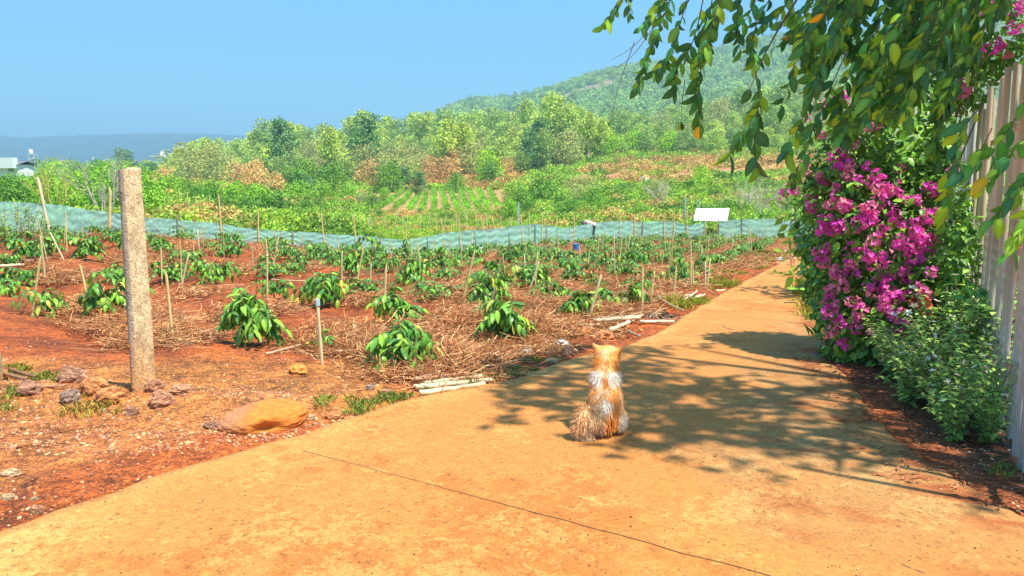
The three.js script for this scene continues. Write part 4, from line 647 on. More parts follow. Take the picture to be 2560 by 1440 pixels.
const kinds = {
  tallA: treeKind(901, { h: 10, w: 5.2, from: .28, blobs: 18, leaves: 2250, size: .44, droop: .45 }, [.52, .66, .15], .16, PALEBARK),
  tallB: treeKind(911, { h: 10, w: 4.4, from: .50, blobs: 15, leaves: 1800, size: .44, droop: .5 }, [.62, .74, .15], .17, PALEBARK),
  tallC: treeKind(921, { h: 10, w: 6.0, from: .22, blobs: 20, leaves: 2550, size: .44, droop: .35 }, [.40, .55, .15], .15, [.3, .24, .18]),
  dark: treeKind(931, { h: 10, w: 5.4, from: .10, blobs: 20, leaves: 2700, size: .44, droop: .3 }, [.19, .36, .12], .16, [.24, .18, .14]),
  olive: treeKind(941, { h: 10, w: 8.5, from: .22, blobs: 20, leaves: 2400, size: .44, shape: 'round', droop: .2 }, [.52, .55, .18], .16, [.42, .36, .28]),
  round: treeKind(951, { h: 6, w: 7, from: .15, blobs: 20, leaves: 1700, size: .42, shape: 'round', droop: .25 }, [.24, .46, .055], .14, [.28, .2, .14]),
  lime: treeKind(961, { h: 6, w: 5.5, from: .22, blobs: 16, leaves: 1400, size: .4, shape: 'round', droop: .3 }, [.46, .72, .045], .11, [.3, .24, .16]),
  shrub: treeKind(971, { h: 3, w: 4.2, from: .05, blobs: 18, leaves: 1500, size: .26, shape: 'dome', droop: .3 }, [.27, .50, .045], .05, [.28, .2, .14]),
  shrubDark: treeKind(981, { h: 3, w: 4.2, from: .05, blobs: 18, leaves: 1500, size: .26, shape: 'dome', droop: .3 }, [.15, .34, .045], .05, [.28, .2, .14]),
  tan: treeKind(991, { h: 4, w: 4.5, from: .08, blobs: 16, leaves: 900, size: .34, shape: 'dome', droop: -.3, hollow: .5 }, [.72, .46, .18], .05, [.45, .32, .2]),
  rust: treeKind(995, { h: 4, w: 4.2, from: .08, blobs: 16, leaves: 1000, size: .34, shape: 'dome', droop: -.2, hollow: .5 }, [.78, .52, .20], .05, [.4, .26, .15]),
};
const skyline = [[400, 392], [440, 372], [520, 352], [600, 345], [640, 322], [690, 292], [735, 312], [790, 318], [860, 318], [915, 280], [960, 300], [1000, 296], [1060, 292], [1100, 278], [1180, 285], [1250, 275], [1320, 262], [1385, 240], [1440, 275], [1500, 292], [1540, 285], [1620, 282], [1700, 258], [1800, 240], [1900, 228], [2000, 215], [2200, 200]];
{
  const R = rand(2024); let n = 0;
  const zone = px => px < 700 ? 'at the left end of the wood' : px < 1150 ? 'in the middle of the wood' : px < 1500 ? 'in the tall stand below the hill' : px < 1800 ? 'on the slope above the dry terrace' : 'behind the overhanging leaves';
  const put = (kind, px, d, topY, name, label, group, cat = 'tree') => { const r = at(px, 470, d), x = r.x, gy = height(x, d), ty = at(px, topY, d).y, hh = ty - gy; if (hh < 1.4) return; kind.make(name, label, cat, V(x, gy - .05, -d), R() * 6.28, hh / kind.h, group); n++; };
  const W = 'trees of the wood on the slope';
  for (let px = 430; px < 2150; px += 25) { const q = R(), k = px > 1650 ? (q < .5 ? kinds.olive : q < .75 ? kinds.tallC : kinds.tallA) : q < .42 ? kinds.tallA : q < .72 ? kinds.tallB : kinds.tallC; put(k, px + (R() - .5) * 26, 235 + 60 * R(), piece(skyline, px) + (R() - .35) * 26, 'slender_tree', `skyline tree ${zone(px)}`, W); }
  for (let px = 440; px < 2150; px += 28) { const q = R(), k = q < .3 ? kinds.tallA : q < .55 ? kinds.tallB : q < .8 ? kinds.tallC : kinds.olive; put(k, px + (R() - .5) * 30, 195 + 30 * R(), piece(skyline, px) + 26 + R() * 34, 'slender_tree', `second-rank tree ${zone(px)}`, W); }
  for (let px = 440; px < 2100; px += 31) { const q = R(), k = px > 1480 ? (q < .4 ? kinds.tallB : q < .7 ? kinds.lime : kinds.olive) : q < .3 ? kinds.tallA : q < .55 ? kinds.tallC : q < .75 ? kinds.olive : kinds.tallB; put(k, px + (R() - .5) * 36, (px > 1480 ? 182 : 165) + 14 * R(), piece(skyline, px) + (px > 1480 ? 85 : 62) + R() * 40, 'wood_tree', `front-rank leafy tree ${zone(px)}`, W); }
  for (let px = 1490; px < 2120; px += 30) put(R() < .5 ? kinds.tallA : R() < .5 ? kinds.tallC : kinds.lime, px + (R() - .5) * 20, 166 + 10 * R(), 318 + 45 * R(), 'edge_tree', 'tree at the upper edge of the dry terrace', W);
  for (let px = 450; px < 1480; px += 40) put(R() < .4 ? kinds.tallC : R() < .5 ? kinds.tallA : kinds.olive, px + (R() - .5) * 26, 150 + 8 * R(), piece(skyline, px) + 70 + 50 * R(), 'edge_tree', 'tree at the lower edge of the wood', W);
  put(kinds.dark, 706, 160, 300, 'dark_tree', 'tall dark tree rising alone at the left of the wood', W); put(kinds.dark, 918, 158, 288, 'dark_tree', 'tall blue-green tree rising above the middle of the wood', W);
  put(kinds.dark, 930, 152, 370, 'dark_tree', 'dense dark tree at the foot of the tall blue-green one', W); put(kinds.dark, 1345, 160, 300, 'dark_tree', 'deep shaded dark tree at the left of the tall stand', W); put(kinds.dark, 1010, 131, 418, 'dark_tree', 'deep dark tree in the hollow under the broad grey-green one', W); put(kinds.dark, 1048, 128, 430, 'dark_tree', 'low dark tree at the right of the hollow', W); put(kinds.dark, 765, 112, 440, 'dark_tree', 'low dark tree under the broad green trees', W); put(kinds.tallB, 1118, 150, 300, 'pale_tree', 'pale slender trunk with a high crown over the orange clump', W); put(kinds.tallB, 1160, 152, 310, 'pale_tree', 'second pale slender trunk over the orange clump', W); put(kinds.tallB, 828, 150, 322, 'pale_tree', 'pale slender tree between the two tall dark ones', W);
  put(kinds.dark, 1322, 152, 345, 'dark_tree', 'low dark tree leaning from the tall stand', W);
  put(kinds.tallA, 1385, 168, 240, 'tall_tree', 'tallest light green tree, crowning the stand below the hill', W); put(kinds.tallA, 1425, 164, 275, 'tall_tree', 'pale-trunked tree right of the tallest one', W); put(kinds.tallB, 1470, 166, 285, 'tall_tree', 'slim pale-trunked tree at the right of the tall stand', W); put(kinds.tallB, 1500, 168, 300, 'tall_tree', 'slim pale-trunked tree at the edge of the dry terrace', W);
  put(kinds.olive, 470, 118, 358, 'olive_tree', 'airy olive-green tree at the far left end of the wood', W); put(kinds.olive, 530, 128, 360, 'olive_tree', 'airy grey-green tree second from the left end of the wood', W); put(kinds.olive, 990, 135, 355, 'olive_tree', 'broad grey-green tree over the dark hollow', W); put(kinds.round, 975, 128, 405, 'round_tree', 'round dark green tree above the crop rows', W);
  for (const [px, ty, k, d, name, label] of [[770, 400, kinds.round, 118, 'broad_tree', 'broad green tree before the middle of the wood, left part'], [835, 410, kinds.round, 116, 'broad_tree', 'broad green tree before the middle of the wood, right part'], [735, 420, kinds.shrubDark, 112, 'broad_tree', 'low dark tree below the broad green trees'], [690, 432, kinds.rust, 110, 'brown_tree', 'rusty brown bush left of the broad green trees'], [1218, 372, kinds.lime, 140, 'lime_tree', 'bright lime-green tree among the tan bushes'], [1228, 402, kinds.round, 136, 'round_tree', 'dark round tree under the lime-green one'], [1135, 372, kinds.rust, 150, 'dry_tree', 'orange dry bamboo clump on the slope'], [1115, 395, kinds.tan, 142, 'dry_tree', 'tan dry bush below the orange clump'], [1075, 392, kinds.tan, 144, 'dry_tree', 'tan dry bush left of the orange clump'], [1262, 395, kinds.tan, 146, 'dry_tree', 'tan dry bush right of the lime-green tree'], [1140, 432, kinds.round, 122, 'round_tree', 'small round green tree above the crop rows'], [925, 400, kinds.tan, 140, 'dry_tree', 'tan dry bush under the blue-green tree'], [640, 400, kinds.rust, 130, 'dry_tree', 'reddish dry bush at the left of the slope'], [600, 408, kinds.tan, 126, 'dry_tree', 'tan dry bush at the left of the slope'], [415, 415, kinds.rust, 105, 'dry_tree', 'orange dry bush at the foot of the far left trees'], [395, 425, kinds.tan, 100, 'dry_tree', 'tan dry bush beside the concrete post top'], [1355, 438, kinds.round, 84, 'round_tree', 'dense dark green tree before the terrace'], [1300, 465, kinds.round, 78, 'round_tree', 'rounded green tree left of the dense dark one'], [1275, 500, kinds.shrub, 66, 'shrub', 'rounded shrub behind the close-set poles'], [1455, 435, kinds.olive, 86, 'olive_tree', 'dusty olive tree before the pale bank'], [1480, 470, kinds.round, 74, 'round_tree', 'dusty green tree below the olive one'], [1640, 450, kinds.olive, 92, 'olive_tree', 'thin olive tree right of the pale bank'], [1752, 415, kinds.lime, 100, 'lime_tree', 'small fresh green tree on the terrace'], [1755, 480, kinds.lime, 74, 'lime_tree', 'fresh green tree behind the white roof'], [1820, 500, kinds.shrubDark, 64, 'shrub', 'dark shrub right of the white roof'], [1700, 505, kinds.shrubDark, 66, 'shrub', 'dark shrub left of the white roof'], [1600, 505, kinds.shrub, 62, 'shrub', 'bright shrub behind the sheet, right of the papaya'], [1540, 515, kinds.shrub, 60, 'shrub', 'second bright shrub behind the sheet'], [1900, 470, kinds.olive, 78, 'olive_tree', 'greyish tree before the dry slope near the road'], [1380, 520, kinds.shrub, 58, 'shrub', 'shrub behind the papaya'], [1600, 455, kinds.lime, 100, 'shrub', 'yellow-green bush under the pale bank'], [1540, 452, kinds.lime, 102, 'shrub', 'yellow-green bush left of the pale bank'], [1850, 440, kinds.tan, 105, 'dry_tree', 'tan dry bush on the terrace near the road'], [1950, 440, kinds.tan, 100, 'dry_tree', 'tan dry bush on the terrace, nearest the flowers'], [1120, 545, kinds.shrubDark, 62, 'shrub', 'small dark shrub at the foot of the crop rows'], [960, 470, kinds.shrub, 105, 'shrub', 'pale green shrub at the left of the crop rows']]) put(k, px, d, ty, name, label, 'single trees and bushes on the slope', /shrub|bush/.test(name) ? 'bush' : 'tree');
  // thick shrubs beyond the sheet at the left
  const L = [[20, 440, 44, 1], [60, 437, 50, 0], [110, 436, 46, 0], [165, 428, 52, 0], [215, 425, 55, 0], [265, 412, 60, 0], [315, 410, 58, 0], [365, 425, 56, 0], [30, 455, 38, 1], [150, 455, 40, 0], [210, 450, 42, 1], [265, 455, 40, 0], [320, 458, 40, 1], [380, 470, 36, 0], [180, 478, 34, 0], [240, 485, 33, 1], [300, 490, 33, 0], [400, 495, 33, 0], [425, 440, 66, 0], [470, 455, 62, 1], [530, 462, 60, 1], [590, 458, 62, 0], [640, 465, 60, 0], [690, 478, 58, 1], [560, 490, 50, 1], [620, 492, 50, 1], [450, 505, 44, 0], [500, 470, 80, 0], [750, 455, 95, 0], [810, 460, 95, 0], [870, 462, 100, 0]];
  L.forEach(([px, ty, d, k], i) => put(k ? kinds.shrubDark : kinds.shrub, px, d, ty, 'shrub', px < 230 ? 'leafy shrub in the thicket beyond the leaning pole' : px < 430 ? 'leafy shrub in the thicket behind the concrete post' : px < 660 ? 'green shrub in the hedge right of the concrete post' : 'green shrub below the broad trees', 'shrubs beyond the sheet', 'bush'));
  // scattered bushes that break up the valley floor
  for (let k = 0; k < 46; k++) { const left = k < 26, px = left ? 440 + 20 * k + 14 * R() : 1310 + 32 * (k - 26) + 20 * R(), d = 50 + 50 * R(), x = (px - 1280) / FPX * d, gy = 470 - (height(x, d) - EYE) * FPX / d, q = R(); put(q < .4 ? kinds.shrubDark : q < .7 ? kinds.shrub : q < .85 ? kinds.lime : kinds.olive, px, d, gy - (16 + 34 * R()) * 60 / d - 8, 'bush', left ? 'loose green bush on the valley floor left of the crop rows' : 'loose green bush on the valley floor below the terrace', 'bushes of the valley floor', 'bush'); }
  console.log('trees', n);
  // far trees on the plain
  put(kinds.dark, 309, 420, 374, 'dome_tree', 'big dark dome-shaped tree far off behind the post', 'far trees on the plain'); put(kinds.dark, 320, 410, 380, 'dome_tree', 'right half of the dark tree group far off behind the post', 'far trees on the plain');
  for (let px = 95; px < 440; px += 17) put([kinds.round, kinds.dark, kinds.tallC, kinds.lime][R() * 4 | 0], px + R() * 8, 170 + 180 * R(), 396 + 14 * R(), 'plain_tree', px < 270 ? 'small far tree on the plain behind the white house' : 'small far tree on the plain under the blue ridge', 'far trees on the plain');
  put(kinds.round, -8, 125, 395, 'round_tree', 'green tree at the left edge above the white house', 'far trees on the plain');
}
{ // bare trees
  const bare = (px, py, d, topY, seed, c, label, spread = .8) => { const p = at(px, py, d), gy = height(p.x, d), h = at(px, topY, d).y - gy, R = rand(seed), g = new Geo(), o = thing('bare_tree', label, 'tree', V(p.x, gy - .05, -d), 0, 'bare trees'), w = new Geo();
    g.tube([V(0, 0, 0), V(.02 * h, h * .12, 0), V(0, h * .22, 0)], t => h * .028 * (1 - .3 * t), 6, c);
    const grow = (p0, dir, L, r, lev) => { const mid = p0.clone().addScaledVector(dir, L * .5).addScaledVector(unit(R), L * .08), e = p0.clone().addScaledVector(dir, L).addScaledVector(unit(R), L * .1); (lev < 1 ? g : w).tube([p0, mid, e], t => r * (1 - .5 * t), lev < 2 ? 5 : 3, c.map(v => v * (.85 + .3 * R())), false); if (lev < 4) for (let k = 0; k < (lev < 1 ? 4 : 3); k++) grow(p0.clone().lerp(e, .45 + .55 * R()), dir.clone().addScaledVector(unit(R), spread).add(V(0, .12, 0)).normalize(), L * (.5 + .25 * R()), r * .52, lev + 1); };
    for (let k = 0; k < 4; k++) { const a = k * 1.6 + R(); grow(V(0, h * .2, 0), V(Math.cos(a) * .5, 1, Math.sin(a) * .5).normalize(), h * (.36 + .2 * R()), h * .016, 0); }
    part('trunk', g.build(), M.wood, o); part('twigs', w.build(), M.wood, o).userData.kind = 'stuff'; };
  bare(138, 505, 32, 425, 5, [.50, .46, .12], 'yellowish twiggy tree just beyond the left end of the sheet', .55); bare(262, 530, 27, 425, 9, [.46, .42, .34], 'pale forked bare tree behind the tall crooked pole', .5); bare(1895, 560, 56, 455, 14, [.62, .53, .42], 'bare grey branching tree behind the sheet, right of the white roof', .9); bare(1940, 560, 54, 480, 18, [.50, .40, .32], 'second bare tree behind the sheet, close to the road', .9); bare(1650, 540, 74, 448, 22, [.52, .46, .36], 'thin bare tree below the pale bank', .7); bare(900, 520, 86, 475, 25, [.42, .32, .24], 'small forked bare tree at the left of the crop rows', .6); bare(1860, 560, 62, 470, 31, [.55, .47, .38], 'bare thicket tree between the white roof and the road', .9);
}
{ // undergrowth and grasses on the valley floor and slopes (uncountable)
  const R = rand(606), tuft = [0, 1, 2].map(k => { const r = rand(660 + k), g = new Geo(); for (let j = 0; j < 60; j++) { const a = r() * 6.283, q = .6 * Math.sqrt(r()), o = r() * 6.283, d = V(Math.cos(o) * .5, 1, Math.sin(o) * .5).normalize(); g.diamond(V(Math.cos(a) * q, 0, Math.sin(a) * q), d, V(-Math.sin(o), 0, Math.cos(o)), .35 + .6 * r(), .035 + .03 * r(), jit([1, 1, 1], r, .25), .3); } return g.build(); });
  const low = [0, 1, 2].map(k => crownGeo(720 + k, { h: .9, w: 1.7, from: .1, blobs: 9, leaves: 260, size: .2, shape: 'dome', droop: .2 }).geo), A = [], B = [];
  for (let k = 0; k < 20000; k++) {
    const px = -40 + 2200 * R(), d = 24 + 190 * Math.pow(R(), 1.1), x = (px - 1280) / FPX * d; if (d < fenceDepth(px) + 1.4) continue;
    const rows = px > 915 && px < 1275 && d > 85 && d < 130; if (rows) continue;
    const big = fbm(x / 9, d / 9, 2) + .35 * dryZone(px, d), dry = ss(.06, .30, big + (R() - .5) * .25), f = .75 + .5 * R(), dk = ss(.05, .3, fbm(x / 5, d / 5, 31)), c = lerp3(lerp3(lerp3([.28, .52, .05], [.12, .28, .05], dk), lerp3([.50, .66, .08], [.24, .40, .06], dk), R()), lerp3([.80, .54, .20], [.74, .40, .15], R()), dry * .9).map(v => v * f), s = (.26 + .34 * R() + d / 105) * (px > 900 && px < 1330 && d < 88 ? .45 : 1);
    (R() < (d < 60 ? .62 : .5) ? A : B).push([ground(x, d), R() * 6.28, V(s, s * (.6 + .6 * R()), s), null, c]);
  }
  instanced('valley_grass', tuft, M.leaf, A, 'long green and straw-coloured grass over the valley and slopes', 'grass');
  instanced('undergrowth', low, M.leaf, B, 'low leafy undergrowth over the valley and slopes', 'undergrowth');
  // crop rows on the facing slope
  const rowLeaf = crownGeo(777, { h: .7, w: 1.1, from: .1, blobs: 7, leaves: 110, size: .24, shape: 'dome', droop: .2 }).geo;
  const rowA = [940, 985, 1024, 1055, 1086, 1117, 1146, 1172, 1198, 1222, 1248], rowB = [1008, 1030, 1050, 1066, 1084, 1104, 1126, 1149, 1171, 1196, 1222];
  for (let k = 0; k < 11; k++) {
    const g = new Geo(), a = at(rowA[k], 527, 88), b = at(rowB[k], 482, 127), n = 34;
    for (let j = 0; j < n; j++) { const q = j / (n - 1), x = mix(a.x, b.x, q) + (R() - .5) * .2, d = mix(88, 127, q); if (R() < .06) continue; const s = .62 + .3 * R(); g.geo(rowLeaf, new THREE.Matrix4().compose(V(x, height(x, d), -d), new THREE.Quaternion().setFromAxisAngle(V(0, 1, 0), R() * 6.28), V(s, s, s)), jit([.30, .60, .05], R, .3)); }
    solo('crop_row', g.build(), M.leaf, k === 0 ? 'leftmost row of green crop on the slope' : k === 10 ? 'rightmost row of green crop on the slope' : 'row of low green crop plants on the orange slope', 'crop row', 'crop rows on the slope');
  }
  // thin stakes in the field beyond the sheet
  for (let k = 0; k < 46; k++) { const px = k < 30 ? 640 + 660 * (k + R()) / 30 : 400 + 240 * (k - 30 + R()) / 16, d = 46 + 8 * R(), p = at(px, 560, d), b = V(p.x, height(p.x, d) - .05, -d), L = .9 + .5 * R(); stake(b, b.clone().add(V((R() - .5) * .5, L, 0)), .022, 1, px < 640 ? 'thin pale stake in the shrubs right of the concrete post' : 'thin pale stake in the low field beyond the sheet', 'field_stake', 'stake', 'stakes beyond the sheet'); }
  for (let k = 0; k < 24; k++) { const px = 1480 + 22 * k + R() * 8, d = 128, p = at(px, 410, d), b = V(p.x, height(p.x, d) - .1, -d); stake(b, b.clone().add(V((R() - .5) * .2, 1.7, 0)), .06, 3, 'wire fence post along the dry terrace', 'terrace_post', 'post', 'fence posts on the terrace'); }
  // the cut bank along the front of the dry terrace
  { const g = new Geo(), n = 150, m = 7; for (let i = 0; i <= n; i++) { const px = mix(1385, 2010, i / n), d0 = 113, x = (px - 1280) / FPX * d0, y0 = height(x, d0) - .25, hh = (1.5 + 1.3 * fbm(px / 40, 3)) * ss(1385, 1450, px) + .2; for (let j = 0; j <= m; j++) { const t = j / m, pale = ss(1545, 1575, px) * ss(1635, 1610, px) + ss(1765, 1785, px) * ss(1840, 1815, px), r = nz(px / 12, t * 3, 5); const c = lerp3(lerp3([.60, .34, .13], [.50, .22, .11], ss(-.2, .3, nz(px / 50, t, 2))), [.62, .60, .58], pale * ss(.85, .6, t + .2 * r)); g.v(x + .4 * nz(px / 9, t * 4), y0 + hh * t, -(d0 + 1.1 * t * t + .5 * nz(px / 14, t * 4, 8)), c.map(v => v * (.85 + .5 * r))); } g.v(x, y0 + hh * .92, -(d0 + 4), [.62, .40, .14]); if (i) for (let j = 0; j <= m; j++) { const q = i * (m + 2) + j, p = q - m - 2; g.tri(p, q, p + 1); g.tri(q, q + 1, p + 1); } } solo('earth_bank', g.build(), M.plain, 'ragged ochre earth bank with pale rock along the dry terrace', 'bank'); }
}
{ // distant woods on the hill and the far ridge: one mass each
  const R = rand(909), blob = [0, 1, 2].map(k => crownGeo(820 + k, { h: 7, w: 7.5, from: .1, blobs: 10, leaves: 150, size: 1.5, shape: 'round', droop: .2 }).geo), A = [], B = [];
  for (let k = 0; k < 26000; k++) { const px = 700 + 1500 * R(), d = 290 + 800 * R(), x = (px - 1280) / FPX * d; if (px < 1000 && d > 420) continue; const m = fbm(x / 60, d / 60, 6); if (m > .10 && R() < .85) continue; const f = .6 + .8 * R(), s = .5 + .6 * R(); A.push([ground(x, d), R() * 6.28, V(s, s * (.8 + .5 * R()), s), null, lerp3([.28, .46, .13], [.50, .64, .18], R()).map(v => v * f)]); }
  for (let k = 0; k < 9000; k++) { const px = -80 + 1400 * R(), d = 2500 + 1200 * R(), x = (px - 1280) / FPX * d, s = 2.4 + 2 * R(), f = .6 + .8 * R(); B.push([ground(x, d), R() * 6.28, V(s * 1.6, s * .8, s * 1.6), null, [.09 * f, .17 * f, .07 * f]]); }
  instanced('hill_woods', blob, M.leaf, A, 'hazy woods covering the hill at the right', 'woods'); instanced('ridge_woods', blob, M.leaf, B, 'blue far woods along the low ridge on the horizon', 'woods');
}
{ // far buildings
  const W = [.80, .84, .86], o = thing('white_house', 'long white house with a dark tin roof beyond the thicket, far left', 'house', V(0, 0, 0)), d = 120, a = at(-60, 440, d), b = at(45, 440, d), top = at(95, 411, d).y, bot = height(b.x, d) - .3, wl = b.x - a.x;
  const wallG = new Geo(); wallG.geo(box(wl, top - bot, 4, (a.x + b.x) / 2, (top + bot) / 2, -d - 2), null, W); part('wall', wallG.build(), M.white, o);
  const rg = new Geo(); const ridge = top + .55; for (const [z0, z1] of [[-d + .5, -d - 2], [-d - 4.5, -d - 2]]) { const q = [[a.x - .5, top - .05, z0], [b.x + .4, top - .05, z0], [b.x + .4, ridge, z1], [a.x - .5, ridge, z1]].map(c => rg.v(...c, [.20, .17, .18])); rg.tri(q[0], q[1], q[2]); rg.tri(q[0], q[2], q[3]); } part('roof', rg.build(), M.white, o);
  const gab = new Geo(); gab.geo(box(3.2, 1.6, 1.2, at(8, 410, d - 1).x, top + .2, -d + .6), null, W); part('porch', gab.build(), M.white, o);
  const wn = new Geo(); wn.geo(box(.9, .5, .06, at(28, 425, d).x, at(28, 425, d).y, -d + .02), null, [.2, .35, .25]); part('window', wn.build(), M.plain, o);
  const tw = thing('water_tower', 'steel frame tower with a round white water tank above the house', 'water tower', V(0, 0, 0)), td = 132, tx = at(78, 410, td), s = td / FPX, leg = new Geo();
  for (const [ax, az] of [[-7, 0], [8, 0], [-7, -14], [8, -14]]) { const q = new Geo(); q.tube([V(tx.x + ax * s, height(tx.x, td) - .2, -td + az * s), V(tx.x + ax * s, at(78, 383, td).y, -td + az * s)], 1.1 * s, 5, [.6, .65, .7]); part('leg', q.build(), M.metal, tw); }
  for (const y of [388, 396, 404]) { const q = new Geo(), yy = at(78, y, td).y; q.tube([V(tx.x - 8 * s, yy, -td), V(tx.x + 9 * s, yy, -td)], .8 * s, 4, [.6, .65, .7]); q.tube([V(tx.x - 8 * s, yy, -td - 14 * s), V(tx.x + 9 * s, yy, -td - 14 * s)], .8 * s, 4, [.6, .65, .7]); part('crossbar', q.build(), M.metal, tw); }
  { const q = new Geo(); q.tube([at(68, 402, td), at(86, 395, td)], 1.4 * s, 5, [.75, .8, .85]); part('pipe', q.build(), M.metal, tw); }
  const tank = new THREE.CylinderGeometry(5 * s, 5 * s, 6 * s, 18).toNonIndexed(), tg = new Geo(); tg.geo(tank, new THREE.Matrix4().makeTranslation(tx.x - 3 * s, at(75, 381, td).y, -td - 7 * s), [.82, .84, .86]); tg.geo(new THREE.SphereGeometry(5 * s, 18, 9, 0, 6.283, 0, 1.57), new THREE.Matrix4().makeTranslation(tx.x - 3 * s, at(75, 378, td).y, -td - 7 * s), [.82, .84, .86]); part('tank', tg.build(), M.white, tw);
  const far = (px, py0, py1, w, d2, c, label, name = 'far_building', dome) => { const p = at(px, py1, d2), q = at(px, py0, d2), s2 = d2 / FPX, o2 = thing(name, label, 'building', V(0, 0, 0)), g = new Geo(); g.geo(box(w * s2, q.y - p.y + 14, 10, p.x, (q.y + p.y - 14) / 2, -d2 - 5), null, c); part('wall', g.build(), M.white, o2); const r = new Geo(); r.geo(box(w * s2 * 1.06, .5, 11, p.x, q.y + .26, -d2 - 5), null, [.7, .66, .66]); part('roof', r.build(), M.white, o2); return [o2, p, q, s2]; };
  far(144, 403, 408, 22, 380, [.85, .82, .8], 'tiny white building far off right of the house'); far(262, 403, 410, 26, 400, [.7, .78, .85], 'pale blue flat building far off left of the dome tree'); far(362, 403, 407, 18, 420, [.75, .8, .86], 'low pale building far off right of the dome tree');
  const [o2, p2, q2, s2] = far(402, 392, 406, 50, 360, [.84, .84, .82], 'white temple with a stepped tower far off behind the post', 'temple'), tgeo = new Geo(); [[11, 392, 387], [8, 387, 382], [6, 382, 378], [3, 378, 374]].forEach(([w, y0, y1]) => { const a1 = at(394, y0, 360).y, b1 = at(394, y1, 360).y; tgeo.geo(box(w * s2, b1 - a1, w * s2, at(394, y0, 360).x, (a1 + b1) / 2, -365), null, [.86, .86, .84]); }); part('tower', tgeo.build(), M.white, o2);
  for (const [px, y0, y1, d3, label] of [[231, 392, 408, 300, 'thin white mast far off on the plain'], [1713, 492, 560, 50, 'tall thin pale post left of the white roof'], [1748, 498, 530, 52, 'thin pale post behind the white roof'], [1296, 504, 566, 48, 'thin pale blue post behind the close-set poles']]) { const t = at(px, y0, d3), b3 = V(t.x, height(t.x, d3) - .1, -d3), g = new Geo(); g.tube([b3, t], d3 > 200 ? .5 : .055, 6, [.62, .68, .72]); solo('mast', g.build(), M.metal, label, 'post'); }
}

/* ---------------------------------------------------------------- small plants: papaya, saplings, palm */
{
  const p = spot(1402, 606), s = -p.z / FPX, o = thing('papaya_plant', 'bright green young papaya standing before a fold of the sheet', 'plant', p), R = rand(3), st = new Geo(); st.tube([V(0, 0, 0), V(.02, 22 * s, 0), V(0, 40 * s, 0)], .02, 6, [.35, .45, .15]); part('stem', st.build(), M.wood, o);
  for (let k = 0; k < 16; k++) { const a = k * 2.4, y = (14 + 26 * k / 16) * s, g = new Geo(), d = V(Math.cos(a), .5 - .6 * (1 - k / 16), Math.sin(a)).normalize(), e = V(0, y, 0).addScaledVector(d, 11 * s); g.tube([V(0, y, 0), e], .006, 4, [.4, .5, .15], false); for (let q = -3; q <= 3; q++) { const b = a + q * .42; g.geo(leafShape({ n: 4, width: .34, droop: .6, fold: .2, colour: [.22, .46, .03] }), basisM(e, V(Math.cos(b), .15, Math.sin(b)), V(0, 1, 0), (13 - Math.abs(q)) * s)); } part('leaf', g.build(), M.leaf, o); }
  const sap = (px, py, top, seed, label) => { const p = spot(px, py), h = (py - top) * -p.z / FPX, o = thing('sapling', label, 'plant', p, 0, 'saplings before the sheet'), R = rand(seed), st = new Geo(), lf = new Geo(); for (let k = 0; k < 4; k++) { const a = R() * 6.28, l = .10 + .14 * R(), pts = [0, .5, 1].map(t => V(Math.cos(a) * l * t * (1 + .6 * t), h * t * (.75 + .25 * R()), Math.sin(a) * l * t)); st.tube(pts, .006, 4, [.3, .3, .12], false); for (let j = 4; j < 26; j++) { const t = j / 26, i = t < .5 ? 0 : 1, q = pts[i].clone().lerp(pts[i + 1], t * 2 - i), b = j * 2.4; lf.geo(leafShape({ n: 2, width: .34, droop: .2, fold: .3, colour: jit([.30, .46, .11], R, .25) }), basisM(q, V(Math.cos(b), .55, Math.sin(b)), V(0, 1, 0), .13)); } } part('stem', st.build(), M.wood, o); part('foliage', lf.build(), M.leaf, o).userData.kind = 'stuff'; };
  sap(12, 612, 520, 1, 'sapling with upright leafy shoots at the left edge, before the sheet'); sap(40, 618, 505, 2, 'tallest leafy sapling before the left end of the sheet'); sap(68, 618, 512, 3, 'leafy sapling left of the leaning pole'); sap(88, 620, 525, 4, 'leafy sapling touching the leaning pole'); sap(105, 622, 555, 5, 'short leafy sapling behind the leaning pole foot');
  const fr = (px, py, d, L, n, c, label, name) => { const q = at(px, py, d), b = V(q.x, height(q.x, d), -d), o = thing(name, label, 'plant', b, 0), R = rand(px); const st = new Geo(); st.tube([V(0, -.1, 0), V(0, L * .35, 0)], L * .06, 7, [.3, .25, .15]); part('trunk', st.build(), M.wood, o); for (let k = 0; k < n; k++) { const a = k * 2.4, g = new Geo(), up = .5 + R(); let p0 = V(0, L * .35, 0), dr = V(Math.cos(a), up, Math.sin(a)).normalize(); const pts = [p0.clone()]; for (let j = 0; j < 7; j++) { p0 = p0.clone().addScaledVector(dr, L / 7); dr.y -= .22; dr.normalize(); pts.push(p0.clone()); } g.tube(pts, L * .008, 4, [.4, .42, .15], false); for (let j = 1; j < 8; j++) for (const sd of [-1, 1]) for (let m = 0; m < 3; m++) { const w = pts[j - 1].clone().lerp(pts[j], m / 3), t = V().subVectors(pts[j], pts[j - 1]).normalize(), s0 = V().crossVectors(t, V(0, 1, 0)).normalize(), dd = s0.multiplyScalar(sd).addScaledVector(t, .6).add(V(0, -.35, 0)).normalize(); g.diamond(w, dd, t, L * .26 * (1 - .5 * j / 8), L * .014, jit(c, R, .2), .2); } part('frond', g.build(), M.leaf, o); } };
  fr(668, 530, 58, 2.4, 13, [.16, .30, .07], 'drooping palm behind the sheet, right of the concrete post', 'palm'); fr(715, 545, 54, 1.5, 10, [.20, .38, .05], 'low bright palm-like clump beside the drooping palm', 'palm'); fr(1040, 480, 112, 2.6, 10, [.30, .38, .12], 'banana-like clump above the left crop rows', 'palm');
}

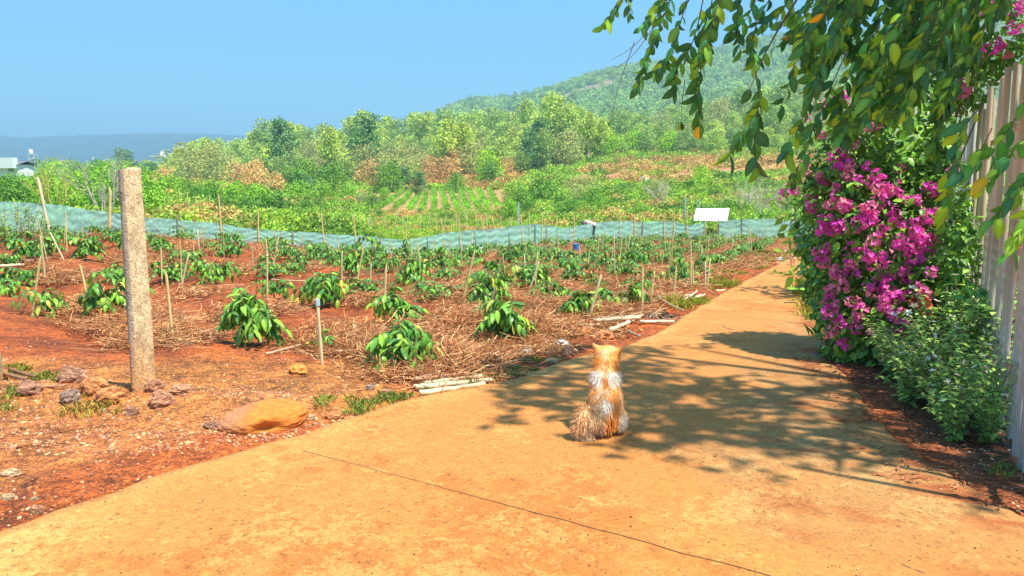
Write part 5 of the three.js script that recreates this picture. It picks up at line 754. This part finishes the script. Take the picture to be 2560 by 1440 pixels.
/* ---------------------------------------------------------------- pole fence with wire mesh at the right */
const fenceX = d => 3.30 + .486 * (d - 5.05);
{
  const o = thing('pole_fence', 'tall fence of pale round poles with wire mesh along its foot', 'fence', V(0, 0, 0)), R = rand(61), poleG = [0, 1, 2, 3].map(k => { const g = new Geo(), pts = []; for (let j = 0; j <= 12; j++) pts.push(V(.006 * nz(j * .4, k), j / 12, .006 * nz(j * .4, k + 9))); const c = [[.82, .66, .44], [.84, .72, .52], [.76, .60, .40], [.74, .72, .66]][k]; g.tube(pts, .0225, 10, t => { const n = .85 + .35 * nz(t * 7, k * 3) , lo = ss(.55, .2, t + .2 * nz(t * 5, k)); return lerp3(c, [.60, .60, .58], lo * .8).map(v => v * n); }); return g.build(); });
  for (let d = 3.5, k = 0; d < 12.5; d += .27 + .04 * R(), k++) {
    const x = fenceX(d) + (R() - .5) * .03, y = base(x, d) - .08, h = (d > 9.5 ? 2.0 : 2.42) + (R() - .5) * .14, m = part('pole', poleG[d > 7.6 ? (k % 2 ? 3 : 1) : k % 3], M.wood, o); m.position.set(x, y, -d); m.scale.set(1, h + .08, 1); m.rotation.z = (R() - .5) * .02; m.rotation.x = (R() - .5) * .03; m.rotation.y = k;
  }
  for (const hh of [.5, 2.05]) { const g = new Geo(); g.tube([V(fenceX(3.5) + .05, base(fenceX(3.5), 3.5) + hh, -3.5), V(fenceX(12.4) + .05, base(fenceX(12.4), 12.4) + hh, -12.4)], .022, 6, [.45, .38, .3]); part('rail', g.build(), M.wood, o); }
  const w = new Geo(), dx = .072, dirX = .486 / Math.hypot(.486, 1), dirD = 1 / Math.hypot(.486, 1); // twisted wires: each zigzags between its neighbours
  for (let s = 0; s < 6.2; s += dx) { const pts = []; for (let j = 0; j <= 34; j++) { const q = s + (j % 2 ? dx * .55 : -dx * .05), d = 3.6 + q * dirD, x = fenceX(d) - .055; pts.push(V(x + (j % 2 ? .003 : -.003), base(x, d) + .03 + j * .039, -d)); } w.tube(pts, .0011, 3, [.26, .22, .19], false); }
  part('wire_mesh', w.build(), M.metal, o);
}
{ // rail gate just outside the frame: its bars stripe the slab with shade
  const o = thing('rail_gate', 'gate of level bars beside the fence, outside the picture at the right', 'gate', V(0, 0, 0)), A = [2.86, 4.12], B = [3.75, 2.75];
  for (const y of [.5, .9, 1.3, 1.66, 1.80, 1.92, 2.04, 2.16]) { const g = new Geo(); g.tube([V(A[0], y, -A[1]), V(B[0], y, -B[1])], y > 2.1 ? .03 : .017, 8, [.5, .5, .48]); part('bar', g.build(), M.metal, o); }
  for (const t of [0, .36, 1]) { const g = new Geo(), x = mix(A[0], B[0], t), d = mix(A[1], B[1], t); g.tube([V(x, -.1, -d), V(x, 2.2, -d)], t === .36 ? .022 : .04, 10, [.5, .5, .48]); part('upright', g.build(), M.metal, o); }
}

/* ---------------------------------------------------------------- flowering bush */
const blobsB = [[2185, 620, 7.5, 165, 235], [2240, 370, 7.5, 120, 190], [2085, 520, 8.1, 95, 120], [2135, 790, 7.2, 85, 130], [2250, 820, 6.9, 105, 110], [2330, 560, 7.2, 75, 215], [2070, 690, 7.8, 55, 110], [2120, 420, 7.9, 100, 120], [2475, 70, 7.4, 120, 95], [2380, 180, 7.6, 90, 90], [2060, 600, 8.4, 60, 60], [2330, 780, 6.7, 70, 130], [2395, 640, 6.6, 42, 140], [2440, 830, 5.9, 60, 110]].map(([px, py, d, rx, ry]) => ({ c: at(px, py, d), rx: rx * d / FPX, ry: ry * d / FPX, rz: Math.min(rx, ry) * d / FPX * 1.05 }));
{
  const o = thing('flowering_bush', 'big bougainvillea covered in magenta flowers beside the fence', 'bush', V(0, 0, 0)), R = rand(515), lf = new Geo(), shapes = [[.18, .40, .04], [.10, .26, .035], [.30, .56, .045], [.42, .66, .04], [.13, .30, .045]].map(c => leafShape({ n: 3, width: .62, droop: .35, fold: .3, colour: c }));
  const wt = blobsB.map(b => b.rx * b.ry), tot = wt.reduce((a, b) => a + b, 0), pick = () => { let q = R() * tot; for (let k = 0; k < wt.length; k++) if ((q -= wt[k]) < 0) return blobsB[k]; return blobsB[0]; };
  const inside = p => { let m = 9; for (const b of blobsB) m = Math.min(m, ((p.x - b.c.x) / b.rx) ** 2 + ((p.y - b.c.y) / b.ry) ** 2 + ((p.z - b.c.z) / b.rz) ** 2); return m; };
  for (let k = 0; k < 14000; k++) {
    const b = pick(), u = unit(R); if (u.z < -.5 && R() < .7) continue; const r = .62 + .46 * Math.sqrt(R()) + .14 * nz(u.x * 3 + b.c.x * 5, u.y * 3, u.z * 3), p = V(b.c.x + u.x * b.rx * r, b.c.y + u.y * b.ry * r, b.c.z + u.z * b.rz * r); if (inside(p) < .30 || p.y < base(p.x, -p.z) + .03) continue;
    const d = u.clone().multiplyScalar(.7).addScaledVector(unit(R), .75).add(V(0, -.25, 0)).normalize(), up = V(0, 1, 0).addScaledVector(u, .7).addScaledVector(unit(R), .3), q = R(), k2 = q < .34 ? 0 : q < .66 ? 1 : q < .84 ? 2 : q < .90 ? 3 : 4;
    lf.geo(shapes[k2], basisM(p, d, up, .060 + .055 * R()));
  }
  part('foliage', lf.build(), M.glossy, o).userData.kind = 'stuff';
  const st = new Geo(); for (let k = 0; k < 46; k++) { const b = blobsB[k % blobsB.length], rt = V(3.55 + .3 * R(), 0, -7.0 - .8 * R()); rt.y = base(rt.x, -rt.z) - .05; const e = b.c.clone().add(V((R() - .5) * b.rx * 1.7, (R() - .2) * b.ry, (R() - .5) * b.rz * 1.6)), m = rt.clone().lerp(e, .5).add(V((R() - .5) * .4, .3, (R() - .5) * .3)); st.tube(new THREE.QuadraticBezierCurve3(rt, m, e).getPoints(8), t => .016 * (1 - .8 * t), 5, [.24, .17, .10], false); } part('branches', st.build(), M.wood, o).userData.kind = 'stuff';
  // magenta heads: papery bracts in threes
  const bract = [[.93, .12, .60], [.94, .16, .57], [.92, .11, .67], [.94, .24, .50], [.95, .36, .46]].map(c => leafShape({ n: 3, width: .80, droop: .3, fold: .45, colour: c }));
  const heads = [0, 1, 2, 3, 4, 5].map(k => { const r = rand(50 + k), g = new Geo(), nf = 15 + (r() * 8 | 0); for (let j = 0; j < nf; j++) { const u = unit(r), p = u.clone().multiplyScalar(.075 * Math.cbrt(r()) * 1.1); p.y *= .9; const tone = k === 5 ? 3 + (r() * 2 | 0) : r() < .75 ? (r() * 3 | 0) : 3; const ax = u.clone().addScaledVector(unit(r), .5).normalize(), t1 = V().crossVectors(ax, unit(r)).normalize(), t2 = V().crossVectors(ax, t1); for (let q = 0; q < 3; q++) { const a = q * 2.094, d = t1.clone().multiplyScalar(Math.cos(a)).addScaledVector(t2, Math.sin(a)).addScaledVector(ax, .75).normalize(); g.geo(bract[tone], basisM(p, d, ax, .036 + .014 * r())); } } return g.build(); });
  const spots = [[2055, 338], [2075, 393], [2106, 383], [2125, 420], [2094, 416], [2137, 362], [2168, 416], [2149, 451], [2203, 502], [2238, 533], [2308, 540], [2223, 229], [2297, 210], [2196, 303], [2168, 323], [2102, 249], [2020, 295], [1978, 474], [2052, 548], [2087, 494], [2114, 513], [2164, 523], [2180, 523], [2219, 478], [2231, 467], [2250, 488], [2382, 426], [2405, 206], [2390, 233], [2413, 233], [2483, 117], [2499, 113], [2456, 120], [2468, 27], [2534, 72], [2402, 111], [2542, 19], [2520, 140], [2051, 560], [2106, 578], [2065, 619], [2125, 621], [2157, 631], [2184, 605], [2207, 578], [2235, 541], [2249, 608], [2216, 637], [2290, 582], [2313, 550], [2285, 647], [2313, 633], [2258, 679], [2276, 692], [2216, 683], [2083, 683], [2079, 720], [2111, 711], [2134, 757], [2152, 775], [2148, 798], [2138, 821], [2079, 830], [2221, 720], [2230, 782], [2216, 745], [2267, 734], [2214, 892], [2120, 647], [2134, 663], [2106, 683], [2170, 525], [2111, 514], [2090, 470], [2190, 440], [2060, 450], [2300, 600], [2325, 600], [2255, 560], [2270, 630], [2060, 580], [2090, 560], [2090, 760], [2100, 800], [2180, 830], [2062, 760], [2260, 800], [2200, 700], [2180, 660], [2300, 720], [2330, 680], [2040, 640], [2030, 520], [2010, 420], [2150, 560], [2250, 420], [2290, 500], [2330, 470], [2170, 720], [2110, 860]];
  const surf = (px, py) => { const r = ray(px, py); for (let t = 4; t < 10; t += .03) { const p = V(r.x * t, EYE + r.y * t, r.z * t); if (inside(p) < 1.02) return p.addScaledVector(r, -.07); } return at(px, py, 7.4); };
  for (const [px, py] of spots) { const n = py < 240 || px > 2370 || py > 800 ? 1 : R() < .15 ? 3 : R() < .55 ? 2 : 1; for (let k = 0; k < n; k++) { const q = surf(px + (k ? (R() - .5) * 56 : 0), py + (k ? (R() - .5) * 50 : 0)), m = part('flower_head', heads[R() < .2 ? 5 : R() * 5 | 0], M.bract, o); m.position.copy(q); m.rotation.set(R() * 6, R() * 6, R() * 6); m.scale.setScalar(.48 + .44 * R()); } }
  for (const [px, py] of [[2313, 858], [2304, 766], [2325, 842], [2290, 850]]) { const q = surf(px, py), g = new Geo(), r = rand(px); for (let j = 0; j < 46; j++) g.geo(shapes[0], basisM(unit(r).multiplyScalar(.11 * r()), unit(r), unit(r), .05 + .04 * r()), jit([.46, .10, .05], r, .3)); const m = part('dead_spray', g.build(), M.leaf, o); m.position.copy(q); }
}

/* ---------------------------------------------------------------- tree overhanging from the right */
{
  const o = thing('overhanging_tree', 'leafy tree whose drooping branches hang into the picture from the upper right', 'tree', V(0, 0, 0)), R = rand(1717);
  const tone = [[.040, .19, .06], [.070, .28, .06], [.12, .39, .05], [.36, .64, .04], [.19, .45, .05], [.80, .50, .02]];
  const shp = tone.flatMap(c => [0, 1, 2].map(q => leafShape({ n: 6, width: [.42, .52, .36][q], droop: [.3, .6, 1.1][q], fold: [.22, .12, .38][q], curl: [0, .15, .45][q], colour: c, midrib: c.map(v => v * 1.35) })));
  const lite = tone.map(c => leafShape({ n: 3, width: .48, droop: .4, fold: .2, colour: c }));
  const leaves = [], twigs = new Geo(), bark = [.16, .13, .08];
  const curve = pts => new THREE.CatmullRomCurve3(pts);
  function twig(path, n, L, r = .004, from = .15, toneBias = 0) { // path: [px, py, depth]
    const c = curve(path.map(([x, y, d]) => at(x, y, d))), P = c.getPoints(14); twigs.tube(P, t => r * (1 - .65 * t), 4, bark, false);
    for (let k = 0; k < n; k++) { const t = from + (1 - from) * (k + .5 * R()) / n, p = c.getPoint(Math.min(1, t)), tg = c.getTangent(Math.min(1, t)), sd = V().crossVectors(tg, V(0, .2, 1)).normalize().multiplyScalar(k % 2 ? 1 : -1), d = tg.clone().multiplyScalar(.55).addScaledVector(sd, .55).addScaledVector(unit(R), .38).add(V(0, -.55, 0)).normalize(), up = V(.1, .5, .75).addScaledVector(unit(R), .75), q = R() < .005 ? 2 : Math.min(.98, R() + toneBias); leaves.push([p, d, up, L * (.42 + .46 * R()), q < .30 ? 0 : q < .58 ? 1 : q < .80 ? 2 : q < .89 ? 4 : q < .985 ? 3 : 5, R() * 3 | 0]); }
  }
  const T = [
    [[[1575, -60, 5.2], [1545, 15, 5.2], [1505, 68, 5.2]], 20, .11], [[[1560, -60, 5.2], [1570, 0, 5.2], [1580, 45, 5.2]], 9, .11], [[[1700, -80, 5.0], [1660, 40, 5.0], [1618, 140, 5.0], [1590, 222, 5.0]], 34, .135], [[[1740, -80, 4.9], [1700, 60, 4.9], [1672, 140, 4.9], [1625, 190, 4.9]], 28, .135], [[[1690, -80, 5.1], [1650, 10, 5.1], [1600, 75, 5.1]], 20, .13],
    [[[1790, -60, 4.8], [1765, 90, 4.8], [1742, 200, 4.8], [1750, 318, 4.8]], 46, .155], [[[1770, -60, 4.8], [1730, 110, 4.8], [1690, 180, 4.8], [1690, 235, 4.8]], 26, .15], [[[1820, -60, 4.7], [1780, 60, 4.7], [1755, 140, 4.7]], 22, .15], [[[1860, -60, 4.8], [1840, 60, 4.8], [1852, 135, 4.8]], 14, .14], [[[1900, -60, 4.8], [1870, 40, 4.8], [1820, 90, 4.8]], 11, .14], [[[1950, -40, 4.6], [1900, 40, 4.6], [1880, 110, 4.6], [1888, 150, 4.6]], 18, .14],
    [[[2010, -30, 4.4], [1945, 75, 4.4], [1905, 150, 4.4], [1868, 240, 4.4]], 8, .17, .007], [[[1890, 180, 4.4], [1897, 260, 4.4], [1885, 310, 4.4], [1893, 425, 4.4]], 24, .17], [[[1893, 290, 4.4], [1850, 340, 4.4], [1815, 400, 4.4]], 12, .17],
    [[[2070, -30, 4.6], [2015, 80, 4.6], [1985, 170, 4.6], [1945, 290, 4.6]], 18, .15], [[[2095, 60, 4.6], [2045, 190, 4.6], [2000, 310, 4.6], [1960, 400, 4.6]], 24, .16], [[[2120, 120, 4.7], [2060, 260, 4.7], [2010, 380, 4.7], [1972, 470, 4.7]], 26, .15], [[[2040, -40, 4.8], [2000, 60, 4.8], [1940, 120, 4.8]], 12, .14], [[[1990, -60, 4.6], [1960, 20, 4.6], [1915, 60, 4.6]], 10, .14],
    [[[1586, 105, 5.0], [1552, 200, 5.0], [1523, 312, 5.0]], 3, .07, .003, .93], [[[1650, 30, 5.0], [1590, 110, 5.0], [1527, 152, 5.0]], 0, .1, .003], [[[1640, 60, 5.0], [1580, 140, 5.0], [1515, 188, 5.0]], 0, .1, .003], [[[1712, 200, 4.9], [1705, 260, 4.9], [1703, 310, 4.9]], 3, .12, .003, .9],
    [[[2590, 200, 4.2], [2530, 310, 4.2], [2470, 400, 4.2]], 9, .16], [[[2600, 300, 4.1], [2520, 390, 4.1], [2455, 470, 4.1]], 14, .17, .004, .2, .15], [[[2610, 380, 4.0], [2540, 470, 4.0], [2480, 560, 4.0]], 14, .17, .004, .2, .3], [[[2620, 480, 4.0], [2560, 560, 4.0], [2520, 640, 4.0]], 12, .16, .004, .2, .4], [[[2390, 380, 4.4], [2370, 470, 4.4], [2362, 565, 4.4]], 14, .17, .004, .2, .35], [[[2480, 320, 4.2], [2440, 400, 4.2], [2400, 440, 4.2]], 6, .16], [[[2460, 260, 4.2], [2400, 330, 4.2], [2390, 420, 4.2]], 12, .17], [[[2590, 60, 4.3], [2575, 200, 4.3], [2550, 300, 4.3]], 6, .15], [[[2620, 420, 3.9], [2570, 450, 3.9], [2530, 500, 3.9]], 10, .16, .004, .1, .2]];
  for (const a of T) twig(...a);
  const env = [[1950, 60], [2000, 120], [2050, 250], [2100, 330], [2150, 430], [2200, 430], [2250, 330], [2300, 440], [2350, 430], [2400, 240], [2450, 130], [2560, 60]];
  for (let k = 0; k < 62; k++) { const px = 1990 + 420 * R(), b = piece(env, px) * (.28 + .66 * R()), d = 4.2 + 1.5 * R(), sx = px + 90 + 120 * R(), sy = -140 + 60 * R(); twig([[sx, sy, d], [mix(sx, px, .45), mix(sy, b, .45) - 20, d], [px - 5, b * .85, d], [px - 25 * R(), b, d]], 18 + (b / 11 | 0), .145, .004, .2, (R() - .5) * .1); }
  // limbs and trunk (the trunk stands behind the fence, outside the frame)
  const tr = new Geo(); tr.tube(curve([V(4.75, base(4.7, 5.7) - .2, -5.7), V(4.7, 1.2, -5.65), V(4.45, 2.3, -5.5), V(4.2, 3.2, -5.3)]).getPoints(12), t => .15 * (1 - .4 * t), 12, bark); part('trunk', tr.build(), M.wood, o);
  for (const pts of [[[4.45, 2.3, 5.5], [3.75, 2.72, 5.2], [3.1, 3.2, 5.0], [2.2, 3.5, 4.9], [1.3, 3.4, 4.9]], [[4.2, 3.2, 5.3], [3.4, 3.7, 5.9], [2.6, 3.9, 6.6], [1.9, 3.8, 7.2]], [[4.2, 3.2, 5.3], [3.6, 3.8, 4.6], [2.9, 3.9, 4.2], [2.1, 3.6, 4.2]], [[4.2, 3.2, 5.3], [4.0, 4.2, 6.0], [3.6, 4.6, 6.8]]]) { const g = new Geo(), c = curve(pts.map(([x, y, d]) => V(x, y, -d))); g.tube(c.getPoints(16), t => .07 * (1 - .7 * t), 9, bark); part('limb', g.build(), M.wood, o); }
  // the upper crown, mostly above the frame, that shades the road
  const topLeaves = new Geo();
  for (let k = 0; k < 640; k++) { const x = .8 + 4.3 * R(), d = 2.4 + 4.6 * R(); const e = Math.min(((x - 3.0) / 1.8) ** 2 + ((d - 5.15) / 1.75) ** 2, ((x - 4.2) / .9) ** 2 + ((d - 3.8) / .9) ** 2); if (e > 1 || (x > 3.1 && d > 5.0)) continue; const y = 3.25 + 1.2 * (1 - e) * R() + .22 * Math.max(0, d - 4), c = V(x, y, -d), n = 13, a = R() * 6.28, ln = .35 + .3 * R(), e2 = c.clone().add(V(Math.cos(a) * ln, -.22 - .2 * R(), Math.sin(a) * ln)); const pyTop = 470 - (Math.min(c.y, e2.y) - EYE - .12) / d * FPX; if (pyTop > -10) continue; twigs.tube([c, e2], .005, 3, bark, false);
    for (let j = 0; j < n; j++) { const p = c.clone().lerp(e2, (j + R()) / n), dd = unit(R).multiplyScalar(.8).add(V(0, -.6, 0)).normalize(); topLeaves.geo(lite[R() < .4 ? 0 : R() < .6 ? 1 : 2], basisM(p, dd, V(0, 1, 0).addScaledVector(unit(R), .7), .13 + .07 * R())); } }
  part('upper_crown', topLeaves.build(), M.glossy, o).userData.kind = 'stuff';
  part('twigs', twigs.build(), M.wood, o).userData.kind = 'stuff';
  const seen = leaves.map((l, i) => [i, (l[0].y < 2.9 ? 1 : 0) * l[3] / -l[0].z]).sort((a, b) => b[1] - a[1]), single = new Set(seen.slice(0, 290).map(v => v[0])), rest = new Geo();
  leaves.forEach(([p, d, u, L, c, q], i) => { const m = basisM(p, d, u, L); if (single.has(i)) part('leaf', shp[c * 3 + q], M.glossy, o).applyMatrix4(m); else rest.geo(shp[c * 3 + q], m); });
  part('foliage', rest.build(), M.glossy, o).userData.kind = 'stuff'; console.log('leaves', leaves.length);
}
{ // smaller trees further along the right side of the road, behind the flowering bush; their shade bars the road
  for (const [x, d, h, k] of [[6.25, 12.4, 3.4, 0], [8.3, 16.6, 3.3, 1], [10.6, 21, 3.0, 2]]) kinds.shrub.make('roadside_shrub', ['roadside shrub just behind the flowering bush', 'second roadside shrub behind the flowering bush', 'third roadside shrub where the road fades from view'][k], 'bush', ground(x, d), k * 2, h / 3 * .78, 'shrubs on the right of the road');
}

/* ---------------------------------------------------------------- flowering weeds along the foot of the fence */
{
  const R = rand(818), petal = leafShape({ n: 2, width: .6, droop: .1, fold: .2, colour: [.82, .82, .78] }), fg = new Geo(); for (let k = 0; k < 5; k++) fg.geo(petal, basisM(V(0, 0, 0), V(Math.cos(k * 1.257), .3, Math.sin(k * 1.257)), V(0, 1, 0), .5)); fg.geo(new THREE.SphereGeometry(.10, 6, 4), null, [.7, .5, .05]); const flower = fg.build();
  const protos = [0, 1, 2, 3].map(k => { const r = rand(820 + k), st = new Geo(), lf = new Geo(), tips = []; for (let s = 0; s < 13; s++) { const a = r() * 6.28, ln = .10 + .22 * r(), h = .22 + .34 * r(), c = new THREE.QuadraticBezierCurve3(V(0, 0, 0), V(Math.cos(a) * ln * .3, h * .7, Math.sin(a) * ln * .3), V(Math.cos(a) * ln, h, Math.sin(a) * ln)); st.tube(c.getPoints(5), .003, 3, [.22, .2, .10], false); tips.push(c.getPoint(1)); for (let j = 1; j < 12; j++) for (const q of [0, 3.14]) { const b = j * 1.6 + q, p = c.getPoint(j / 12); lf.geo(leafShape({ n: 2, width: .52, droop: .4, fold: .25, colour: jit(r() < .4 ? [.46, .64, .12] : [.29, .47, .11], r, .3) }), basisM(p, V(Math.cos(b), .1, Math.sin(b)), V(0, 1, 0), .036 + .036 * r())); } } return { st: st.build(), lf: lf.build(), tips }; });
  const places = []; for (let k = 0; k < 600 && places.length < 84; k++) { const d = 4.55 + 3.2 * R(), lo = roadR(d) + .16, hi = fenceX(d) - .03, x = mix(lo, hi, .12 + .86 * Math.sqrt(R())); if (hi < lo + .15) continue; if (d < 5.1 && x < hi - .35) continue; if (places.some(p => Math.hypot(p[0] - x, p[1] - d) < .15)) continue; places.push([x, d]); }
  places.forEach(([x, d], k) => {
    const near = fenceX(d) - x < .35, pr = protos[k % 4], o = thing('flowering_weed', d < 5.4 ? 'weed with tiny white flowers at the near foot of the fence' : near ? (d < 6.4 ? 'tall flowering weed against the nearer fence mesh' : 'tall flowering weed against the farther fence mesh') : d < 6.3 ? 'weed with tiny white flowers spreading towards the slab' : 'weed with tiny white flowers under the magenta bush', 'weed', ground(x, d).add(V(0, -.02, 0)), R() * 6.28, 'weeds along the foot of the fence'); o.scale.setScalar((near && d > 5.2 ? 1.25 : .75) + .4 * R()); part('stem', pr.st, M.wood, o); part('foliage', pr.lf, M.leaf, o).userData.kind = 'stuff';
    for (const t of pr.tips) if (R() < .26) { const m = part('flower', flower, M.leaf, o); m.position.copy(t).add(V(0, .015, 0)); m.scale.setScalar(.05); m.rotation.set((R() - .5) * 1.4, R() * 6, (R() - .5) * 1.4 + .4); }
  });
  const litter = []; for (let k = 0; k < 170; k++) { const d = 3.6 + 3.6 * R(), x = roadR(d) + (R() - .35) * .8; litter.push([V(x, Math.max(height(x, d), onRoad(x, d) ? base(x, d) + .014 : -9), -d), R() * 6.28, .16 + .22 * R(), [0, 0], R() < .4 ? [1.6, 1.2, .9] : [.8, .5, .4]]); }
  const bits = [0, 1].map(k => { const r = rand(840 + k), g = new Geo(); for (let j = 0; j < 7; j++) { const a = r() * 6.28; g.diamond(V((r() - .5) * .5, .01 + .02 * r(), (r() - .5) * .5), V(Math.cos(a), .1, Math.sin(a)), V(-Math.sin(a), .2, Math.cos(a)), .10 + .2 * r(), .008 + .02 * r(), jit([.34, .16, .08], r, .4), .1); } return g.build(); });
  instanced('leaf_litter', bits, M.plain, litter, 'dry leaf litter along the right edge of the road', 'leaf litter');
}

/* ---------------------------------------------------------------- labels: look-alikes that can be told apart by their place in line */
{
  const ORD = 'second third fourth fifth sixth seventh eighth ninth tenth eleventh twelfth thirteenth fourteenth fifteenth sixteenth seventeenth eighteenth nineteenth twentieth'.split(' '), sets = {};
  scene.updateMatrixWorld(true);
  for (const o of scene.children) if (o.userData.label && o.userData.group) (sets[o.userData.label] ??= []).push(o);
  for (const [label, list] of Object.entries(sets)) {
    if (list.length < 2 || list.length > 21 || label.split(/\s+/).length > 12) continue;
    const c = V(), bx = new THREE.Box3();
    list.map(o => { bx.setFromObject(o).getCenter(c); return [c.x / -c.z, o]; }).sort((a, b) => a[0] - b[0]).forEach(([, o], k) => { o.userData.label = `${label}, ${k === 0 ? 'leftmost' : k === list.length - 1 ? 'rightmost' : ORD[k - 1] + ' from the left'}`; });
  }
}
renderer.render(scene, camera);
